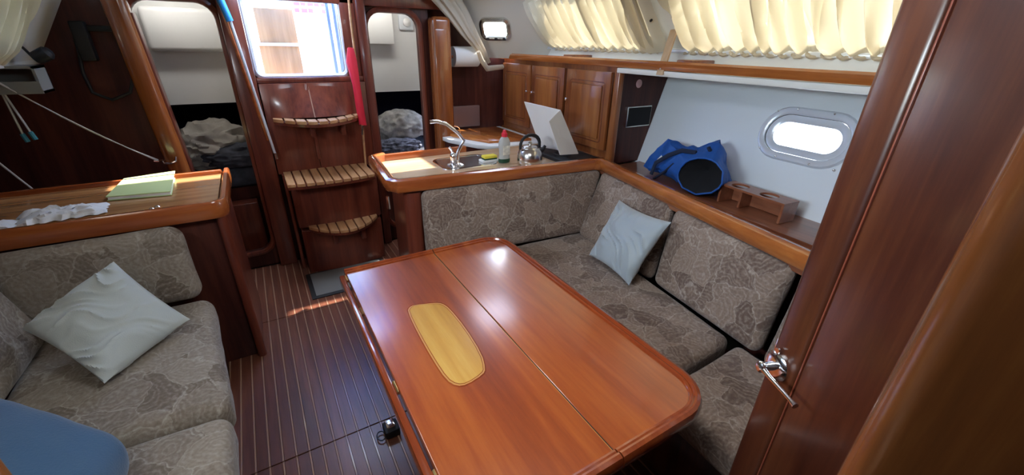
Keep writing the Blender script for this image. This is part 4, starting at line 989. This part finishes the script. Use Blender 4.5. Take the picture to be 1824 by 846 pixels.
# handle
hz = 1.005; hs = .026
b = newbm(); Mh = Matrix.Translation(dr(hs, 0, hz)) @ (nrm.to_track_quat('Z', 'Y').to_matrix().to_4x4())
lathe(b, [(.032, 0), (.032, .004), (.027, .008), (.014, .011)], 24, Mh); lathe(b, [(.010, .006), (.009, .03), (.012, .034), (.012, .040), (.006, .044)], 16, Mh)
hd = obj('handle', b, M_chrome, t)
b = newbm(); tube(b, [dr(hs, -.036, hz), dr(hs + .03, -.037, hz - .001), dr(hs + .085, -.036, hz - .003), dr(hs + .10, -.036, hz - .004)], [.0065, .0048, .0042, .0065], 12); obj('lever', b, M_chrome, hd)
b = newbm(); tube(b, [dr(hs - .005, -.004, hz + .036), dr(hs - .005, -.008, hz + .036)], .006, 10); obj('lock_button', b, M_chrome, hd)
b = newbm(); box(b, -.004, .006, .008, .026, hz + .01, hz + .05, .002)
for v in b.verts: v.co = dr(v.co.x, v.co.y, v.co.z)
obj('latch_plate', b, M_chrome, hd)
b = newbm(); tube(b, [(.4986, .038, 0), (.4986, .038, 1.97)], .035, 28); box(b, .4637, .70, -.8, .038, 0, 1.97)
struct('trim_9', b, W_near)

# ================================================================ aft cabins' contents
t = thing('berth', 'port aft berth with dark mattress seen through the left doorway', 'bed', (-.5, 4.4, 0))
obj('base', box(newbm(), -1.25, .0, 3.72, 5.15, 0, .55), W_bulk, t, smooth=False)
obj('mattress', box(newbm(), -1.25, -.03, 3.72, 5.15, .55, .70, .04, 3), M_dark, t)
t = thing('berth', 'starboard aft berth with dark mattress seen through the right doorway', 'bed', (1.2, 4.4, 0))
obj('base', box(newbm(), .74, 2.1, 3.72, 5.15, 0, .50), W_bulk, t, smooth=False)
obj('mattress', box(newbm(), .74, 2.1, 3.72, 5.15, .50, .66, .04, 3), M_dark, t)
def heap(cx, cy, cz, sx, sy, sz, seed, fs=9, am=.3):
    s = newbm(); bmesh.ops.create_icosphere(s, subdivisions=5, radius=1)
    for v in s.verts:
        p = v.co.copy(); q = V((p.x * 2, p.y * 2, p.z * fs * .5 + seed)); r_2 = 1 + am * (1 - 2 * abs(noise.noise(q + V((seed, 0, 0))))) * .5 + .08 * noise.noise(p * 6)
        p = V((p.x * sx, p.y * sy, max(p.z, -.55) * sz)) * r_2; v.co = p + V((cx, cy, cz))
    return s
obj('duvet', heap(-.33, 3.98, .82, .24, .22, .20, 4), M_duvet, label='rumpled beige duvet heaped on the port aft berth', cat='bedding')
obj('blanket', heap(-.20, 3.80, .77, .20, .10, .10, 14, 7), M_dark, label='dark blanket bunched at the front of the port aft berth', cat='blanket')
obj('pillow', heap(1.16, 3.98, .87, .24, .16, .15, 24, 5, .2), plain('grey_patterned_pillowcase', (.42, .41, .39), .9, var=.45, vscale=16), label='pale patterned pillow on the starboard aft berth', cat='pillow')
obj('blanket', heap(1.05, 3.82, .72, .22, .10, .08, 34, 7), plain('black_white_print', (.16, .17, .22), .9, var=.9, vscale=26), label='dark printed blanket in front of the pale patterned pillow', cat='blanket')
t = thing('storage_box', 'white overhead locker box in the port aft cabin', 'locker', (-.31, 3.9, 1.5))
pa, pb_ = at(258, 60, y=3.94), at(405, 60, y=3.94); b = newbm(); box(b, pa.x, pb_.x, 3.9, 3.99, 1.515, 1.79, .03, 4); obj('body', b, M_white, t)
t = thing('storage_box', 'white overhead locker box in the starboard aft cabin', 'locker', (1.0, 3.9, 1.6))
pa, pb_ = at(640, 60, y=3.94), at(699, 60, y=3.94); b = newbm(); box(b, pa.x, pb_.x, 3.9, 3.99, 1.585, 1.88, .008, 2); obj('body', b, M_white, t)
t = thing('ceiling_lamp', 'small round cabin lamp on a grey base in the starboard aft cabin', 'lamp', at(724, 40, y=3.98))
p = at(724, 40, y=3.98); b = newbm(); box(b, p.x - .07, p.x + .06, 3.97, 3.998, p.z - .06, p.z + .06, .01); obj('base', b, M_hull, t)
b = newbm(); lathe(b, [(.036, 0), (.034, .02), (.02, .03), (.0, .034)], 20, Matrix.Translation(p) @ Matrix.Rotation(math.pi / 2, 4, 'X')); obj('dome', b, M_white, t)
b = newbm(); box(b, -.44, -.13, 3.58, 3.70, .0, .46, .01); obj('locker', b, W_lad, label='small wooden step locker inside the left doorway', cat='cabinet')

# ================================================================ cockpit seen through the companionway
b = newbm(); box(b, 0.0, .70, 3.46, 7.0, 1.215, 1.26); struct('floor', b, M_white, smooth=False)
b = newbm(); box(b, -1.0, -.0, 4.06, 6.98, 1.22, 1.62, .03); obj('cockpit_bench', b, M_white, label='white moulded cockpit seat on the left beyond the companionway', cat='bench')
b = newbm(); box(b, .70, 1.9, 4.06, 6.98, 1.22, 1.62, .03); obj('cockpit_bench', b, M_white, label='white moulded cockpit seat on the right beyond the companionway', cat='bench')
b = newbm(); box(b, -1.0, 1.9, 7.0, 7.3, 1.26, 1.90, .03); obj('transom', b, M_white, label='white transom moulding at the back of the cockpit', cat='moulding')
t = thing('cockpit_table', 'pale teak cockpit table folded upright beyond the companionway', 'table', (.3, 4.5, 1.26))
obj('lower_leaf', box(newbm(), .14, .455, 4.50, 4.53, 1.26, 1.555, .004), W_tan, t)
obj('upper_leaf', box(newbm(), .155, .455, 4.50, 4.53, 1.575, 1.845, .004), W_tan, t)
obj('rail', box(newbm(), .14, .46, 4.48, 4.54, 1.553, 1.577, .004), M_white, t)
t = thing('life_sling', 'white cockpit bag printed with red marks hanging aft of the table', 'bag', (.66, 5.0, 1.8))
obj('bag', box(newbm(), .50, .86, 5.0, 5.08, 1.80, 2.1, .02), M_white, t)
pk = plain('faded_red_print', (.8, .12, .2), .6)
for r0_ in range(3):
    for c0_ in range(5):
        if (r0_ * 5 + c0_) % 7 == 3: continue
        xa = .525 + c0_ * .062; b = newbm(); box(b, xa, xa + .042 + .01 * ((c0_ * 3 + r0_) % 2), 4.994, 5.001, 1.85 + r0_ * .06, 1.885 + r0_ * .06, .001, 1); obj('print_mark', b, pk, t)
t = thing('cockpit_post', 'pale blue-white upright standing right of the companionway view', 'post', (.60, 3.7, 1.26))
for xx in (.60, .645):
    b = newbm(); tube(b, [(xx, 3.62, 1.26), (xx - .0, 3.66, 2.1)], .012, 10); obj('tube', b, plain('pale_enamel', (.75, .8, .84), .5), t)

b = newbm(); box(b, 3.2, 40, -20, 30, -.1, .15); obj('pontoon', b, plain('pale_concrete', (.72, .71, .68), .9, var=.12, vscale=.6), label='sunlit pale pontoon outside, seen through the hull portlight', cat='pontoon', smooth=False)

b = newbm(); gridmesh(b, 16, 6, lambda u, v: V((-.25 + 1.25 * u, 3.36 + 1.04 * v, 2.10 + .26 * math.sin(math.pi * u) ** .6 + .03 * math.sin(math.pi * v))))  # unseen canopy added over the companionway to tint its light blue
solidify(b, .003)
mt_, n_, p_, o_ = mat('blue_light_canvas'); p_.inputs['Base Color'].default_value = (.05, .3, .75, 1); S(p_, Roughness=.8)
tr_ = n_.nodes.new('ShaderNodeBsdfTranslucent'); tr_.inputs[0].default_value = (.12, .55, 1, 1); mx_ = n_.nodes.new('ShaderNodeMixShader'); mx_.inputs[0].default_value = .65
n_.links.new(p_.outputs[0], mx_.inputs[1]); n_.links.new(tr_.outputs[0], mx_.inputs[2]); n_.links.new(mx_.outputs[0], o_.inputs[0])
obj('blue_light_canopy', b, mt_, label='added blue canvas canopy out of view above the companionway, casting blue light', cat='canopy')

b = newbm(); prism(b, rrect(.45, .72, .66, .66, .05), 2.09, 2.10); struct('window_4', b, translucent('frosted_sun_diffuser', (.7, .74, .8), .7), smooth=False)  # unseen pane added over the saloon opening to diffuse the sun
